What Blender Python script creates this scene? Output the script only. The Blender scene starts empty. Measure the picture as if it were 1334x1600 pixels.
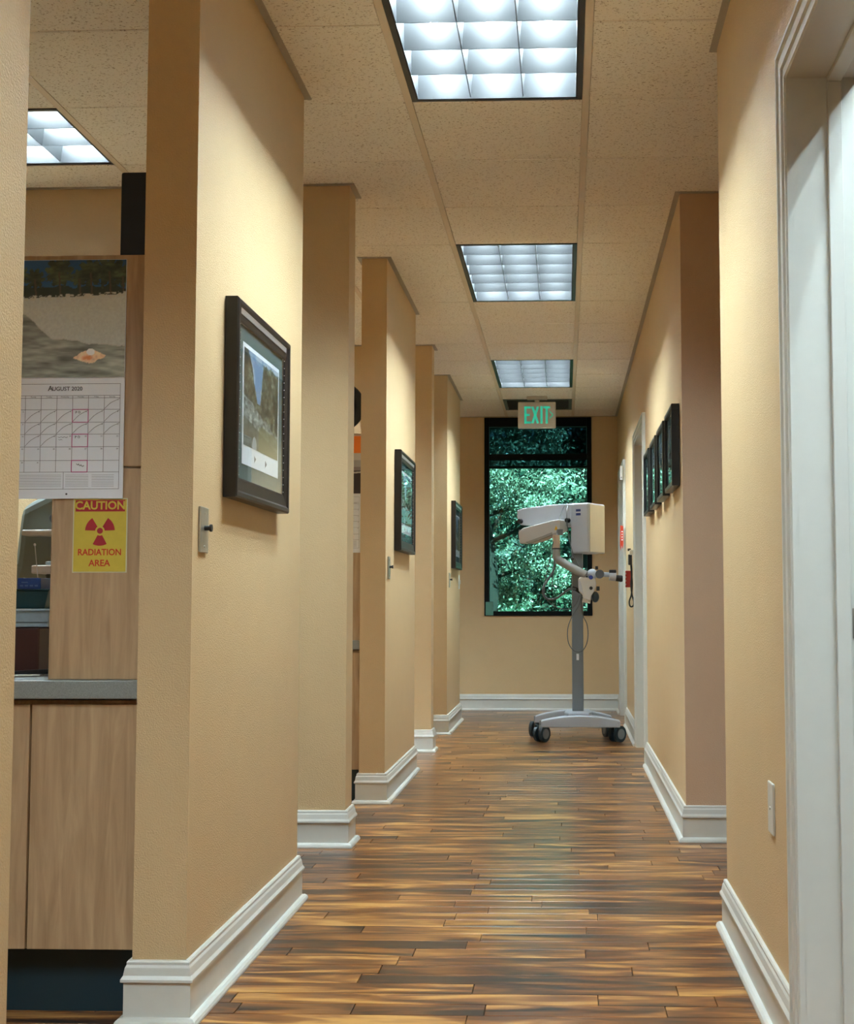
import bpy, bmesh, math, random
import numpy as np
from mathutils import Vector, Matrix, noise as mn
random.seed(7)
SC = bpy.context.scene
COL = SC.collection

# ------------------------------------------------------------------ camera
cam_d = bpy.data.cameras.new('camera')
cam = bpy.data.objects.new('camera', cam_d); COL.objects.link(cam)
cam_d.sensor_fit = 'HORIZONTAL'; cam_d.sensor_width = 36.0
cam_d.lens = 2079.55 / 1334 * 36.0
cam_d.shift_x = -0.1037; cam_d.shift_y = 0.0006
cam_d.clip_start = .05; cam_d.clip_end = 300
rgt = Vector((0.99931343, 0.03700784, -0.00175525))
dwn = Vector((-0.00428192, 0.06830562, -0.99765525))
fwd = Vector((-0.03680118, 0.99697781, 0.06841719))
mw = Matrix.Identity(4)
for i in range(3):
    mw[i][0] = rgt[i]; mw[i][1] = -dwn[i]; mw[i][2] = -fwd[i]
mw[2][3] = 0.967
cam.matrix_world = mw
SC.camera = cam

# ------------------------------------------------------------------ world, sun, exposure
W = bpy.data.worlds.new('world'); SC.world = W; W.use_nodes = True
nt = W.node_tree; bg = nt.nodes['Background']
sky = nt.nodes.new('ShaderNodeTexSky'); sky.sky_type = 'NISHITA'
sky.sun_disc = False; sky.sun_elevation = math.radians(52); sky.sun_rotation = math.radians(150)
nt.links.new(sky.outputs[0], bg.inputs[0]); bg.inputs[1].default_value = 0.12
sun_d = bpy.data.lights.new('sun', 'SUN'); sun_d.energy = 30.0; sun_d.angle = 0.009; sun_d.color = (1, .97, .9)
sun = bpy.data.objects.new('sun', sun_d); COL.objects.link(sun)
sun.rotation_euler = (math.radians(42), 0, math.radians(28)); sun.location = (-3, -6, 12)
SC.view_settings.view_transform = 'Standard'; SC.view_settings.look = 'None'
SC.view_settings.exposure = 0.0; SC.view_settings.gamma = 1.0
SC.view_settings.use_curve_mapping = False
cy = SC.cycles
cy.use_denoising = True
cy.max_bounces = 12; cy.diffuse_bounces = 9; cy.glossy_bounces = 4; cy.transparent_max_bounces = 12
cy.sample_clamp_indirect = 40.0; cy.caustics_reflective = False; cy.caustics_refractive = False
TUBE = 330.0          # radiance of the fluorescent tubes, which light the place

# ------------------------------------------------------------------ materials
def newmat(name):
    m = bpy.data.materials.new(name); m.use_nodes = True
    return m, m.node_tree, m.node_tree.nodes['Principled BSDF']
def N(t, kind, **kw):
    n = t.nodes.new(kind)
    for k, v in kw.items():
        if k in n.inputs: n.inputs[k].default_value = v
        else: setattr(n, k, v)
    return n
def mat(name, col, rough=.5, metal=0, noise=None, bump=None, coat=0, emis=None, spec=None, trans=0):
    """noise=(scale, amount) varies the colour; bump=(scale, strength)"""
    m, t, b = newmat(name)
    b.inputs['Base Color'].default_value = (*col, 1); b.inputs['Roughness'].default_value = rough
    b.inputs['Metallic'].default_value = metal; b.inputs['Coat Weight'].default_value = coat
    if coat: b.inputs['Coat Roughness'].default_value = .04
    if spec is not None: b.inputs['Specular IOR Level'].default_value = spec
    if trans: b.inputs['Transmission Weight'].default_value = trans
    if noise or bump:
        tc = N(t, 'ShaderNodeTexCoord')
    if noise:
        nz = N(t, 'ShaderNodeTexNoise', Scale=noise[0], Detail=5.0)
        t.links.new(tc.outputs['Object'], nz.inputs['Vector'])
        mx = N(t, 'ShaderNodeMix', data_type='RGBA')
        mx.inputs[6].default_value = (*[c * (1 - noise[1]) for c in col], 1)
        mx.inputs[7].default_value = (*[min(1, c * (1 + noise[1])) for c in col], 1)
        t.links.new(nz.outputs['Fac'], mx.inputs[0]); t.links.new(mx.outputs[2], b.inputs['Base Color'])
    if bump:
        nb = N(t, 'ShaderNodeTexNoise', Scale=bump[0], Detail=3.0)
        t.links.new(tc.outputs['Object'], nb.inputs['Vector'])
        bp = N(t, 'ShaderNodeBump', Strength=bump[1], Distance=.002)
        t.links.new(nb.outputs['Fac'], bp.inputs['Height']); t.links.new(bp.outputs['Normal'], b.inputs['Normal'])
    if emis:
        b.inputs['Emission Color'].default_value = (*emis[0], 1); b.inputs['Emission Strength'].default_value = emis[1]
    return m

M = {}
M['wall'] = mat('wall_paint', (.615, .450, .252), .55, noise=(9, .035), bump=(260, .9))
M['wall_pink'] = mat('wall_rosy', (.58, .405, .275), .62, noise=(9, .035), bump=(260, .9))  # pinker tone of the wall colour, used on the right return
M['white'] = mat('white_trim_paint', (.60, .61, .57), .35, noise=(30, .03), bump=(60, .08))
M['black'] = mat('black_metal', (.010, .012, .014), .35)
M['frame_blk'] = mat('window_black', (.003, .005, .006), .6, spec=.15)
M['steel'] = mat('brushed_steel', (.45, .43, .38), .35, metal=.8, noise=(80, .1))
M['dkwood'] = mat('dark_frame_wood', (.006, .0035, .004), .38, noise=(25, .4))
M['silver'] = mat('silver_inlay', (.62, .62, .72), .3, metal=.8, noise=(300, .6))
M['matboard'] = mat('teal_mat_board', (.055, .10, .098), .8, noise=(200, .2))
M['paper'] = mat('paper_white', (.76, .80, .86), .7)
M['ink'] = mat('ink', (.06, .06, .07), .7)
M['pink_ink'] = mat('magenta_ink', (.45, .05, .22), .7)
M['counter'] = mat('grey_speckled_laminate', (.24, .255, .245), .4, noise=(420, .55))
M['toe'] = mat('dark_teal_vinyl', (.008, .028, .04), .45)
M['grey_paint'] = mat('device_grey', (.46, .50, .57), .38, noise=(12, .04))
M['cream_paint'] = mat('device_cream', (.66, .63, .58), .4, noise=(12, .04))
M['col_grey'] = mat('column_grey', (.17, .20, .23), .4, noise=(14, .06))
M['lt_blue'] = mat('base_light_grey', (.42, .47, .54), .42, noise=(14, .05))
M['rubber'] = mat('black_rubber', (.012, .013, .015), .55)
M['tyre'] = mat('caster_blue_black', (.012, .028, .038), .35)
M['hub'] = mat('caster_hub_grey', (.22, .25, .26), .4)
M['blue'] = mat('blue_mark', (.015, .03, .22), .4)
M['navy'] = mat('navy_logo', (.012, .035, .16), .4)
M['cable'] = mat('cable_grey', (.10, .12, .13), .5)
M['yellow'] = mat('yellow_label', (.75, .45, .02), .5)
M['red'] = mat('red_tag', (.62, .05, .015), .5)
M['dkred'] = mat('dark_red_plastic', (.38, .022, .015), .45)
M['sign_yel'] = mat('sign_yellow', (.60, .47, .055), .5, noise=(60, .08))
M['sign_red'] = mat('sign_red', (.40, .018, .030), .5)
M['sign_white'] = mat('sign_margin_white', (.62, .62, .42), .5)
M['exit_face'] = mat('exit_sign_plastic', (.56, .51, .45), .45)
M['exit_green'] = mat('exit_green', (.04, .50, .36), .5, emis=((.04, .62, .44), .42))
M['vent'] = mat('vent_grey', (.11, .13, .12), .5)
M['tee'] = mat('ceiling_grid_metal', (.70, .62, .52), .5)
M['angle'] = mat('wall_angle_metal', (.38, .35, .31), .5)
M['plenum'] = mat('plenum_dark', (.10, .08, .06), .9)
M['louver'] = mat('louver_aluminium', (.027, .029, .031), .42, spec=.35)
M['reflector'] = mat('troffer_lining', (.028, .030, .033), .5, spec=.3)
M['tube'] = mat('fluorescent_tube', (.9, .9, .9), .5, emis=((.76, .93, 1), TUBE))
M['subfloor'] = mat('subfloor_dark', (.03, .02, .012), .9)
M['brown_box'] = mat('dark_red_brown_plastic', (.05, .011, .007), .45)
M['teal_bin'] = mat('dark_teal_plastic', (.006, .045, .055), .35)
M['blue_box'] = mat('blue_card', (.010, .050, .22), .5, noise=(60, .3))
M['tray'] = mat('frosted_tray_plastic', (.33, .42, .48), .25, noise=(40, .2))
M['chair_up'] = mat('grey_green_vinyl', (.20, .245, .225), .45, noise=(8, .15))
M['hose'] = mat('dark_hose', (.035, .05, .045), .5)
M['pencil'] = mat('pencil', (.35, .33, .30), .8)
M['orange'] = mat('orange_card', (.85, .22, .02), .6)
M['tan_disc'] = mat('tan_disc', (.22, .15, .08), .7)
M['bark'] = mat('bark', (.018, .014, .011), .9, noise=(10, .4), bump=(20, 1))
M['ground'] = mat('grass_ground', (.03, .07, .03), .95, noise=(3, .4))
M['roofing'] = mat('roof_slab', (.25, .25, .25), .9)
M['ext'] = mat('exterior_wall', (.35, .3, .25), .9)

def wood_panel():
    m, t, b = newmat('maple_laminate')
    tc = N(t, 'ShaderNodeTexCoord'); mp = N(t, 'ShaderNodeMapping'); mp.inputs['Scale'].default_value = (26, 26, 2.2)
    nz = N(t, 'ShaderNodeTexNoise', Scale=1.6, Detail=7.0, Roughness=.6, Distortion=.6)
    t.links.new(tc.outputs['Object'], mp.inputs[0]); t.links.new(mp.outputs[0], nz.inputs['Vector'])
    rp = N(t, 'ShaderNodeValToRGB')
    rp.color_ramp.elements[0].position = .3; rp.color_ramp.elements[0].color = (.34, .215, .115, 1)
    rp.color_ramp.elements[1].position = .72; rp.color_ramp.elements[1].color = (.53, .37, .215, 1)
    t.links.new(nz.outputs['Fac'], rp.inputs[0]); t.links.new(rp.outputs[0], b.inputs['Base Color'])
    b.inputs['Roughness'].default_value = .5
    return m
M['maple'] = wood_panel()

def ceiling_tile_mat():
    m, t, b = newmat('fissured_ceiling_tile')
    g = N(t, 'ShaderNodeNewGeometry')
    n1 = N(t, 'ShaderNodeTexNoise', Scale=105.0, Detail=3.0, Roughness=.7)
    mp = N(t, 'ShaderNodeMapping'); mp.inputs['Scale'].default_value = (1.0, 1.5, 1); mp.inputs['Rotation'].default_value = (0, 0, .7)
    t.links.new(g.outputs['Position'], mp.inputs[0]); t.links.new(mp.outputs[0], n1.inputs['Vector'])
    rp = N(t, 'ShaderNodeValToRGB')
    e = rp.color_ramp.elements
    e[0].position = .36; e[0].color = (.40, .34, .27, 1); e[1].position = .415; e[1].color = (.86, .84, .79, 1)
    t.links.new(n1.outputs['Fac'], rp.inputs[0]); t.links.new(rp.outputs[0], b.inputs['Base Color'])
    bp = N(t, 'ShaderNodeBump', Strength=.5, Distance=.003)
    t.links.new(n1.outputs['Fac'], bp.inputs['Height']); t.links.new(bp.outputs['Normal'], b.inputs['Normal'])
    b.inputs['Roughness'].default_value = .9; b.inputs['Specular IOR Level'].default_value = .1
    return m
M['tile'] = ceiling_tile_mat()

def plank_mat():
    m, t, b = newmat('acacia_plank')
    at = N(t, 'ShaderNodeAttribute', attribute_name='pk')
    g = N(t, 'ShaderNodeNewGeometry')
    sep = N(t, 'ShaderNodeSeparateColor'); t.links.new(at.outputs['Color'], sep.inputs[0])
    off = N(t, 'ShaderNodeVectorMath', operation='SCALE'); off.inputs['Scale'].default_value = 53.0
    t.links.new(at.outputs['Color'], off.inputs[0])
    add = N(t, 'ShaderNodeVectorMath', operation='ADD')
    t.links.new(g.outputs['Position'], add.inputs[0]); t.links.new(off.outputs[0], add.inputs[1])
    m1 = N(t, 'ShaderNodeMapping'); m1.inputs['Scale'].default_value = (2.3, 15, 1)
    t.links.new(add.outputs[0], m1.inputs[0])
    n1 = N(t, 'ShaderNodeTexNoise', Scale=1.0, Detail=3.0, Roughness=.55, Distortion=1.1)
    t.links.new(m1.outputs[0], n1.inputs['Vector'])
    m2 = N(t, 'ShaderNodeMapping'); m2.inputs['Scale'].default_value = (9, 170, 1)
    t.links.new(add.outputs[0], m2.inputs[0])
    n2 = N(t, 'ShaderNodeTexNoise', Scale=1.0, Detail=4.0, Roughness=.6)
    t.links.new(m2.outputs[0], n2.inputs['Vector'])
    a1 = N(t, 'ShaderNodeMath', operation='MULTIPLY_ADD'); a1.inputs[1].default_value = .15
    t.links.new(n2.outputs['Fac'], a1.inputs[0])
    s1 = N(t, 'ShaderNodeMath', operation='MULTIPLY_ADD'); s1.inputs[1].default_value = 1.75
    t.links.new(n1.outputs['Fac'], s1.inputs[0])
    s2 = N(t, 'ShaderNodeMath', operation='MULTIPLY_ADD'); s2.inputs[1].default_value = .26; s2.inputs[2].default_value = -.60
    t.links.new(sep.outputs[0], s2.inputs[0]); t.links.new(s2.outputs[0], s1.inputs[2])
    t.links.new(s1.outputs[0], a1.inputs[2])
    rp = N(t, 'ShaderNodeValToRGB'); e = rp.color_ramp.elements
    e[0].position = .22; e[0].color = (.022, .012, .008, 1)
    e[1].position = .80; e[1].color = (.54, .28, .078, 1)
    for p, c in ((.36, (.078, .027, .008)), (.50, (.170, .060, .014)), (.64, (.28, .108, .026))):
        q = e.new(p); q.color = (*c, 1)
    t.links.new(a1.outputs[0], rp.inputs[0]); t.links.new(rp.outputs[0], b.inputs['Base Color'])
    b.inputs['Roughness'].default_value = .30; b.inputs['Specular IOR Level'].default_value = .35; b.inputs['Coat Weight'].default_value = .35
    b.inputs['Coat Roughness'].default_value = .16
    bp = N(t, 'ShaderNodeBump', Strength=.12, Distance=.002)
    t.links.new(n1.outputs['Fac'], bp.inputs['Height']); t.links.new(bp.outputs['Normal'], b.inputs['Normal'])
    return m
M['plank'] = plank_mat()

def painted(name, coat=0, rough=.6):
    m, t, b = newmat(name)
    at = N(t, 'ShaderNodeAttribute', attribute_name='paint')
    t.links.new(at.outputs['Color'], b.inputs['Base Color'])
    b.inputs['Roughness'].default_value = rough
    return m
M['print'] = painted('printed_picture', rough=.45)
M['art'] = painted('art_print', rough=.6)

def glass_mat(name, tint, refl=1.0, rough=0.0):
    m = bpy.data.materials.new(name); m.use_nodes = True; t = m.node_tree; t.nodes.clear()
    o = N(t, 'ShaderNodeOutputMaterial'); mx = N(t, 'ShaderNodeMixShader')
    tr = N(t, 'ShaderNodeBsdfTransparent'); tr.inputs[0].default_value = (*tint, 1)
    gl = N(t, 'ShaderNodeBsdfGlossy'); gl.inputs['Roughness'].default_value = rough
    fr = N(t, 'ShaderNodeFresnel'); fr.inputs[0].default_value = 1.5; ge = N(t, 'ShaderNodeNewGeometry'); bf = N(t, 'ShaderNodeMath', operation='SUBTRACT'); bf.inputs[0].default_value = 1.0; mb2 = N(t, 'ShaderNodeMath', operation='MULTIPLY')
    mu = N(t, 'ShaderNodeMath', operation='MULTIPLY'); mu.inputs[1].default_value = refl
    t.links.new(ge.outputs['Backfacing'], bf.inputs[1]); t.links.new(fr.outputs[0], mb2.inputs[0]); t.links.new(bf.outputs[0], mb2.inputs[1]); t.links.new(mb2.outputs[0], mu.inputs[0]); t.links.new(mu.outputs[0], mx.inputs[0])
    t.links.new(tr.outputs[0], mx.inputs[1]); t.links.new(gl.outputs[0], mx.inputs[2]); t.links.new(mx.outputs[0], o.inputs[0])
    return m
M['pic_glass'] = glass_mat('picture_glass', (.96, .97, .97))
M['win_glass'] = glass_mat('tinted_window_glass', (.50, .88, .86), .7)
M['shade'] = glass_mat('sun_screen_mesh', (.22, .27, .30), .15, .4)

def leaf_mat(name, c1, c2):
    m = bpy.data.materials.new(name); m.use_nodes = True; t = m.node_tree; b = t.nodes['Principled BSDF']
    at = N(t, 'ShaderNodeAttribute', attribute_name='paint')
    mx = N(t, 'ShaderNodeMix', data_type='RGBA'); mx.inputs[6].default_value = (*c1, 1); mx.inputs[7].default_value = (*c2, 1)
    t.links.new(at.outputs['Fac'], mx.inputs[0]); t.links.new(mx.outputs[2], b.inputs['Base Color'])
    b.inputs['Roughness'].default_value = .26
    o = t.nodes['Material Output']; ms = N(t, 'ShaderNodeMixShader'); ms.inputs[0].default_value = .15
    tl = N(t, 'ShaderNodeBsdfTranslucent'); t.links.new(mx.outputs[2], tl.inputs[0])
    t.links.new(b.outputs[0], ms.inputs[1]); t.links.new(tl.outputs[0], ms.inputs[2]); t.links.new(ms.outputs[0], o.inputs[0])
    return m
M['leaf'] = leaf_mat('leaf', (.018, .045, .03), (.60, .66, .50))

# ------------------------------------------------------------------ mesh helpers
class MB:
    def __init__(s): s.v = []; s.f = []; s.m = []; s.sm = []
    def add(s, vs, fs, mi=0, smooth=False):
        o = len(s.v); s.v += [tuple(p) for p in vs]
        for f in fs: s.f.append(tuple(i + o for i in f)); s.m.append(mi); s.sm.append(smooth)
        return s
    def box(s, x0, x1, y0, y1, z0, z1, b=0.0, mi=0):
        if b <= 0:
            vs = [(x, y, z) for z in (z0, z1) for y in (y0, y1) for x in (x0, x1)]
            return s.add(vs, [(0, 2, 3, 1), (4, 5, 7, 6), (0, 1, 5, 4), (2, 6, 7, 3), (0, 4, 6, 2), (1, 3, 7, 5)], mi)
        return s.rbox(Vector(((x0+x1)/2, (y0+y1)/2, (z0+z1)/2)), (x1-x0, y1-y0, z1-z0), Matrix.Identity(3), b, mi)
    def rbox(s, c, size, rot, b=.003, mi=0, seg=2):
        bm = bmesh.new(); bmesh.ops.create_cube(bm, size=1)
        for v in bm.verts: v.co = Vector((v.co.x*size[0], v.co.y*size[1], v.co.z*size[2]))
        if b > 0: bmesh.ops.bevel(bm, geom=bm.edges[:], offset=min(b, min(size)*.45), segments=seg, affect='EDGES', profile=.5)
        return s.frombm(bm, rot, c, mi)
    def frombm(s, bm, rot=None, c=(0, 0, 0), mi=0, smooth=False):
        rot = rot or Matrix.Identity(3); c = Vector(c)
        bm.verts.index_update(); bm.verts.ensure_lookup_table()
        s.add([rot @ v.co + c for v in bm.verts], [[v.index for v in f.verts] for f in bm.faces], mi, smooth); bm.free()
        return s
    def cyl(s, p0, p1, r0, r1=None, n=20, mi=0, cap=True):
        p0, p1 = Vector(p0), Vector(p1); r1 = r0 if r1 is None else r1
        z = (p1 - p0).normalized(); a = z.orthogonal().normalized(); b = z.cross(a)
        vs = []
        for p, r in ((p0, r0), (p1, r1)):
            for i in range(n):
                t = 2*math.pi*i/n; vs.append(p + a*math.cos(t)*r + b*math.sin(t)*r)
        s.add(vs, [(i, (i+1) % n, n+(i+1) % n, n+i) for i in range(n)], mi, True)
        if cap: s.add(vs, [tuple(range(n))[::-1], tuple(range(n, 2*n))], mi)
        return s
    def lathe(s, prof, c, axis='Z', n=28, mi=0):
        """prof: (r, h) pairs"""
        vs = []
        for r, h in prof:
            for i in range(n):
                t = 2*math.pi*i/n; x, y = r*math.cos(t), r*math.sin(t)
                p = {'Z': (x, y, h), 'X': (h, x, y), 'Y': (x, h, y)}[axis]
                vs.append((c[0]+p[0], c[1]+p[1], c[2]+p[2]))
        fs = [(k*n+i, k*n+(i+1) % n, (k+1)*n+(i+1) % n, (k+1)*n+i) for k in range(len(prof)-1) for i in range(n)]
        s.add(vs, fs, mi, True); s.add(vs, [tuple(range(n))[::-1], tuple(range((len(prof)-1)*n, len(prof)*n))], mi)
        return s
    def prism(s, poly, org, ax, up, dep, b=0.0, mi=0, seg=2):
        """polygon (a, b) in the plane ax/up at org, extruded along dep (vector)"""
        org, ax, up, dep = map(Vector, (org, ax, up, dep))
        bm = bmesh.new(); n = len(poly)
        lo = [bm.verts.new(org + ax*a + up*h) for a, h in poly]; hi = [bm.verts.new(org + ax*a + up*h + dep) for a, h in poly]
        bm.faces.new(lo); bm.faces.new(hi[::-1])
        for i in range(n): bm.faces.new((lo[(i+1) % n], lo[i], hi[i], hi[(i+1) % n]))
        bmesh.ops.recalc_face_normals(bm, faces=bm.faces[:])
        if b > 0: bmesh.ops.bevel(bm, geom=bm.edges[:], offset=b, segments=seg, affect='EDGES', profile=.5)
        return s.frombm(bm, None, (0, 0, 0), mi)
    def tube(s, pts, r, n=10, mi=0, sub=6):
        P = [Vector(p) for p in pts]; Q = []
        for i in range(len(P)-1):
            a, b, c, d = P[max(i-1, 0)], P[i], P[i+1], P[min(i+2, len(P)-1)]
            for k in range(sub):
                t = k/sub; Q.append(.5*((2*b)+(c-a)*t+(2*a-5*b+4*c-d)*t*t+(3*b-a-3*c+d)*t**3))
        Q.append(P[-1]); vs = []; prev = None
        for i, p in enumerate(Q):
            d = (Q[min(i+1, len(Q)-1)] - Q[max(i-1, 0)]).normalized()
            a = d.orthogonal().normalized() if prev is None else (prev - d*prev.dot(d)).normalized()
            prev = a; b = d.cross(a)
            rr = r if not callable(r) else r(i/(len(Q)-1))
            for k in range(n):
                t = 2*math.pi*k/n; vs.append(p + a*math.cos(t)*rr + b*math.sin(t)*rr)
        m = len(Q)
        s.add(vs, [(i*n+k, i*n+(k+1) % n, (i+1)*n+(k+1) % n, (i+1)*n+k) for i in range(m-1) for k in range(n)], mi, True)
        s.add(vs, [tuple(range(n))[::-1], tuple(range((m-1)*n, m*n))], mi)
        return s
    def ball(s, c, r, mi=0, sc=(1, 1, 1), seg=20):
        bm = bmesh.new(); bmesh.ops.create_uvsphere(bm, u_segments=seg, v_segments=seg//2, radius=r)
        for v in bm.verts: v.co = Vector((v.co.x*sc[0], v.co.y*sc[1], v.co.z*sc[2]))
        return s.frombm(bm, None, c, mi, True)
    def sweep(s, path, prof, mp, closed=False, mi=0):
        """mitred sweep; prof = (offset along the left normal, height); mp(a, b, h) -> xyz"""
        n = len(path); k = len(prof); vs = []
        for i, (a, b) in enumerate(path):
            def nrm(p, q):
                d = Vector((q[0]-p[0], q[1]-p[1])).normalized(); return Vector((-d.y, d.x))
            if closed or 0 < i < n-1:
                n1 = nrm(path[i-1], path[i]); n2 = nrm(path[i], path[(i+1) % n])
                m_ = (n1+n2).normalized(); m_ = m_/max(.2, m_.dot(n1))
            else: m_ = nrm(path[0], path[1]) if i == 0 else nrm(path[-2], path[-1])
            for d, h in prof: vs.append(mp(a+m_.x*d, b+m_.y*d, h))
        rng = range(n if closed else n-1)
        fs = [(i*k+j, ((i+1) % n)*k+j, ((i+1) % n)*k+(j+1) % k, i*k+(j+1) % k) for i in rng for j in range(k)]
        if not closed: fs += [tuple(range(k))[::-1], tuple(range((n-1)*k, n*k))]
        return s.add(vs, fs, mi)
    def build(s, name, mats, parent=None, origin=None):
        me = bpy.data.meshes.new(name)
        o3 = Vector(origin) if origin is not None else Vector((0, 0, 0))
        me.from_pydata([tuple(Vector(p)-o3) for p in s.v], [], s.f)
        if not isinstance(mats, (list, tuple)): mats = [mats]
        for m in mats: me.materials.append(m)
        me.polygons.foreach_set('material_index', s.m); me.polygons.foreach_set('use_smooth', s.sm)
        bm = bmesh.new(); bm.from_mesh(me); bmesh.ops.recalc_face_normals(bm, faces=bm.faces[:]); bm.to_mesh(me); bm.free()
        me.update()
        o = bpy.data.objects.new(name, me); COL.objects.link(o)
        o.location = o3
        if parent is not None:
            o.parent = parent; o.location = o3 - abs_loc(parent)
        return o
def abs_loc(o):
    v = Vector(o.location)
    while o.parent: o = o.parent; v += Vector(o.location)
    return v
def empty(name, loc):
    o = bpy.data.objects.new(name, None); COL.objects.link(o); o.location = loc; o.empty_display_size = .05; return o
def tag(o, label=None, cat=None, group=None, kind=None):
    for k, v in (('label', label), ('category', cat), ('group', group), ('kind', kind)):
        if v: o[k] = v
    return o
def struct(o, label=None): tag(o, label, 'building', None, 'structure'); return o
def copy_tree(o, parent=None):
    c = o.copy(); COL.objects.link(c)
    if parent: c.parent = parent
    for ch in list(o.children): copy_tree(ch, c)
    return c

CZ = 2.692            # ceiling height
T = .6096; GX = -.5306; GY = 3.8538      # ceiling grid
XL, XR, XRN = -.88, .49, .48             # corridor faces
YE = 12.2

# ------------------------------------------------------------------ floor
fl = MB().box(-3.75, 3.35, -3.2, 12.35, -.12, -.012).build('floor', M['subfloor'])
struct(fl, 'acacia wood plank floor of the corridor, boards laid crosswise')
def plank_mesh(mb, cols, x0, x1, y0, y1, z, rc):
    g = .0011; c = .0007
    a, b, d, e = x0+g, x1-g, y0+g, y1-g
    vs = [(a, d, -.012), (b, d, -.012), (b, e, -.012), (a, e, -.012), (a, d, z-c), (b, d, z-c), (b, e, z-c), (a, e, z-c),
          (a+c, d+c, z), (b-c, d+c, z), (b-c, e-c, z), (a+c, e-c, z)]
    fs = [(0, 1, 5, 4), (1, 2, 6, 5), (2, 3, 7, 6), (3, 0, 4, 7), (4, 5, 9, 8), (5, 6, 10, 9), (6, 7, 11, 10), (7, 4, 8, 11), (8, 9, 10, 11)]
    mb.add(vs, fs); cols += [rc]*12
def put_cols(me, cols, name):
    ca = me.color_attributes.new(name, 'FLOAT_COLOR', 'POINT')
    ca.data.foreach_set('color', np.array([(*c, 1) for c in cols], dtype=np.float32).ravel())
rows = []
y = -3.2; w = .0865
while y < 12.3:
    x = -3.7 - random.random()*.6
    while x < 3.3:
        L = random.choice((.32, .45, .6, .75, .9, 1.1)) * random.uniform(.85, 1.15)
        rows.append((max(x, -3.7), min(x+L, 3.3), y, min(y+w, 12.3), random.uniform(-.0003, 0), (random.random(), random.random(), random.random())))
        x += L
    y += w
near = sorted([r for r in rows if r[0] < .72 and r[1] > -1.0 and r[2] > 3.0], key=lambda r: r[2])[:298]
ns = set(map(id, near))
for r in near:
    mb, cols = MB(), []
    plank_mesh(mb, cols, *r)
    o = mb.build('floor_plank', M['plank'], fl); put_cols(o.data, cols, 'pk')
mb, cols = MB(), []
for r in rows:
    if id(r) not in ns: plank_mesh(mb, cols, *r)
o = mb.build('distant_planks', M['plank'], fl); put_cols(o.data, cols, 'pk'); o['kind'] = 'stuff'

# ------------------------------------------------------------------ walls
def wall(name, boxes, label, m='wall'):
    mb = MB()
    for b in boxes: mb.box(*b)
    return struct(mb.build(name, M[m]), label)
S_X0 = -1.006
P = [(1.955, 2.11), (5.355, 5.51), (8.765, 8.92)]
S = [(-.30, .99), (3.115, 4.395), (6.515, 7.79), (9.93, 11.15)]
wall('wall_left', [(-3.75, -3.6, -3.2, 12.35, 0, CZ)], 'outer wall of the left treatment rooms')
for (a, b), l in zip(P, ('tan cross wall ending at the far left edge of the picture', 'second tan pier on the left, facing the viewer beyond the first framed picture', 'fourth tan pier on the left, beyond the second framed picture')):
    wall('wall_partition', [(-3.6 if a > 3 else -1.25, XL, a, b, 0, CZ)], l)
for (a, b), l in zip(S, ('tan pier behind the viewer', 'nearest tan pier with the largest framed picture and steel control plate', 'third tan pier on the left with the second framed picture', 'last tan pier on the left before the window wall')):
    wall('wall_pier', [(S_X0, XL, a, b, 0, CZ)], l)
wall('wall_back', [(-3.75, 3.35, -3.35, -3.2, 0, CZ)], 'wall behind the viewer')
# end wall with window opening
WX0, WX1, WZ0, WZ1 = -.737, .25, .857, 2.682
wall('wall_end', [(-3.75, WX0, YE, YE+.16, 0, CZ), (WX1, 3.35, YE, YE+.16, 0, CZ), (WX0, WX1, YE, YE+.16, 0, WZ0), (WX0, WX1, YE, YE+.16, WZ1, CZ)],
     'tan end wall around the black framed window')
DH = 2.045
D1 = (8.10, 9.06); D2 = (10.74, 11.64)
wall('wall_right', [(XR, .62, 5.53, D1[0]-.02, 0, CZ), (XR, .62, D1[1]+.02, D2[0]-.02, 0, CZ), (XR, .62, D2[1]+.02, YE, 0, CZ),
                    (XR, .62, D1[0]-.02, D1[1]+.02, DH+.02, CZ), (XR, .62, D2[0]-.02, D2[1]+.02, DH+.02, CZ)], 'far right corridor wall with four small black frames')
wall('wall_return', [(.49, 3.2, 5.52, 5.53, 0, CZ), (.62, 3.2, 5.53, 5.66, 0, CZ)], 'rosy tan wall return facing the viewer on the right', 'wall_pink')
DN = (1.82, 2.748); DNH = 2.068
wall('wall_front', [(XRN, .62, DN[1]+.02, 4.056, 0, CZ), (XRN, .62, -3.2, DN[0]-.02, 0, CZ), (XRN, .62, DN[0]-.02, DN[1]+.02, DNH+.02, CZ),
                    (.62, 3.2, 3.92, 4.056, 0, CZ)], 'near right corridor wall beside the white door frame')
wall('wall_outer', [(3.2, 3.35, -3.2, 12.35, 0, CZ)], 'outer wall of the right hand rooms')
struct(MB().box(-3.9, 3.5, -3.5, 12.5, 3.0, 3.2).build('roof', M['roofing']), 'roof slab above the ceiling')
mb = MB()
for b in ((-3.9, -3.75, -3.5, 12.5, -.12, 3), (3.35, 3.5, -3.5, 12.5, -.12, 3), (-3.75, 3.35, -3.5, -3.35, -.12, 3), (-3.75, 3.35, YE+.16, 12.5, CZ, 3)): mb.box(*b)
struct(mb.build('wall_exterior', M['ext']), 'outside skin of the building')

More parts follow.
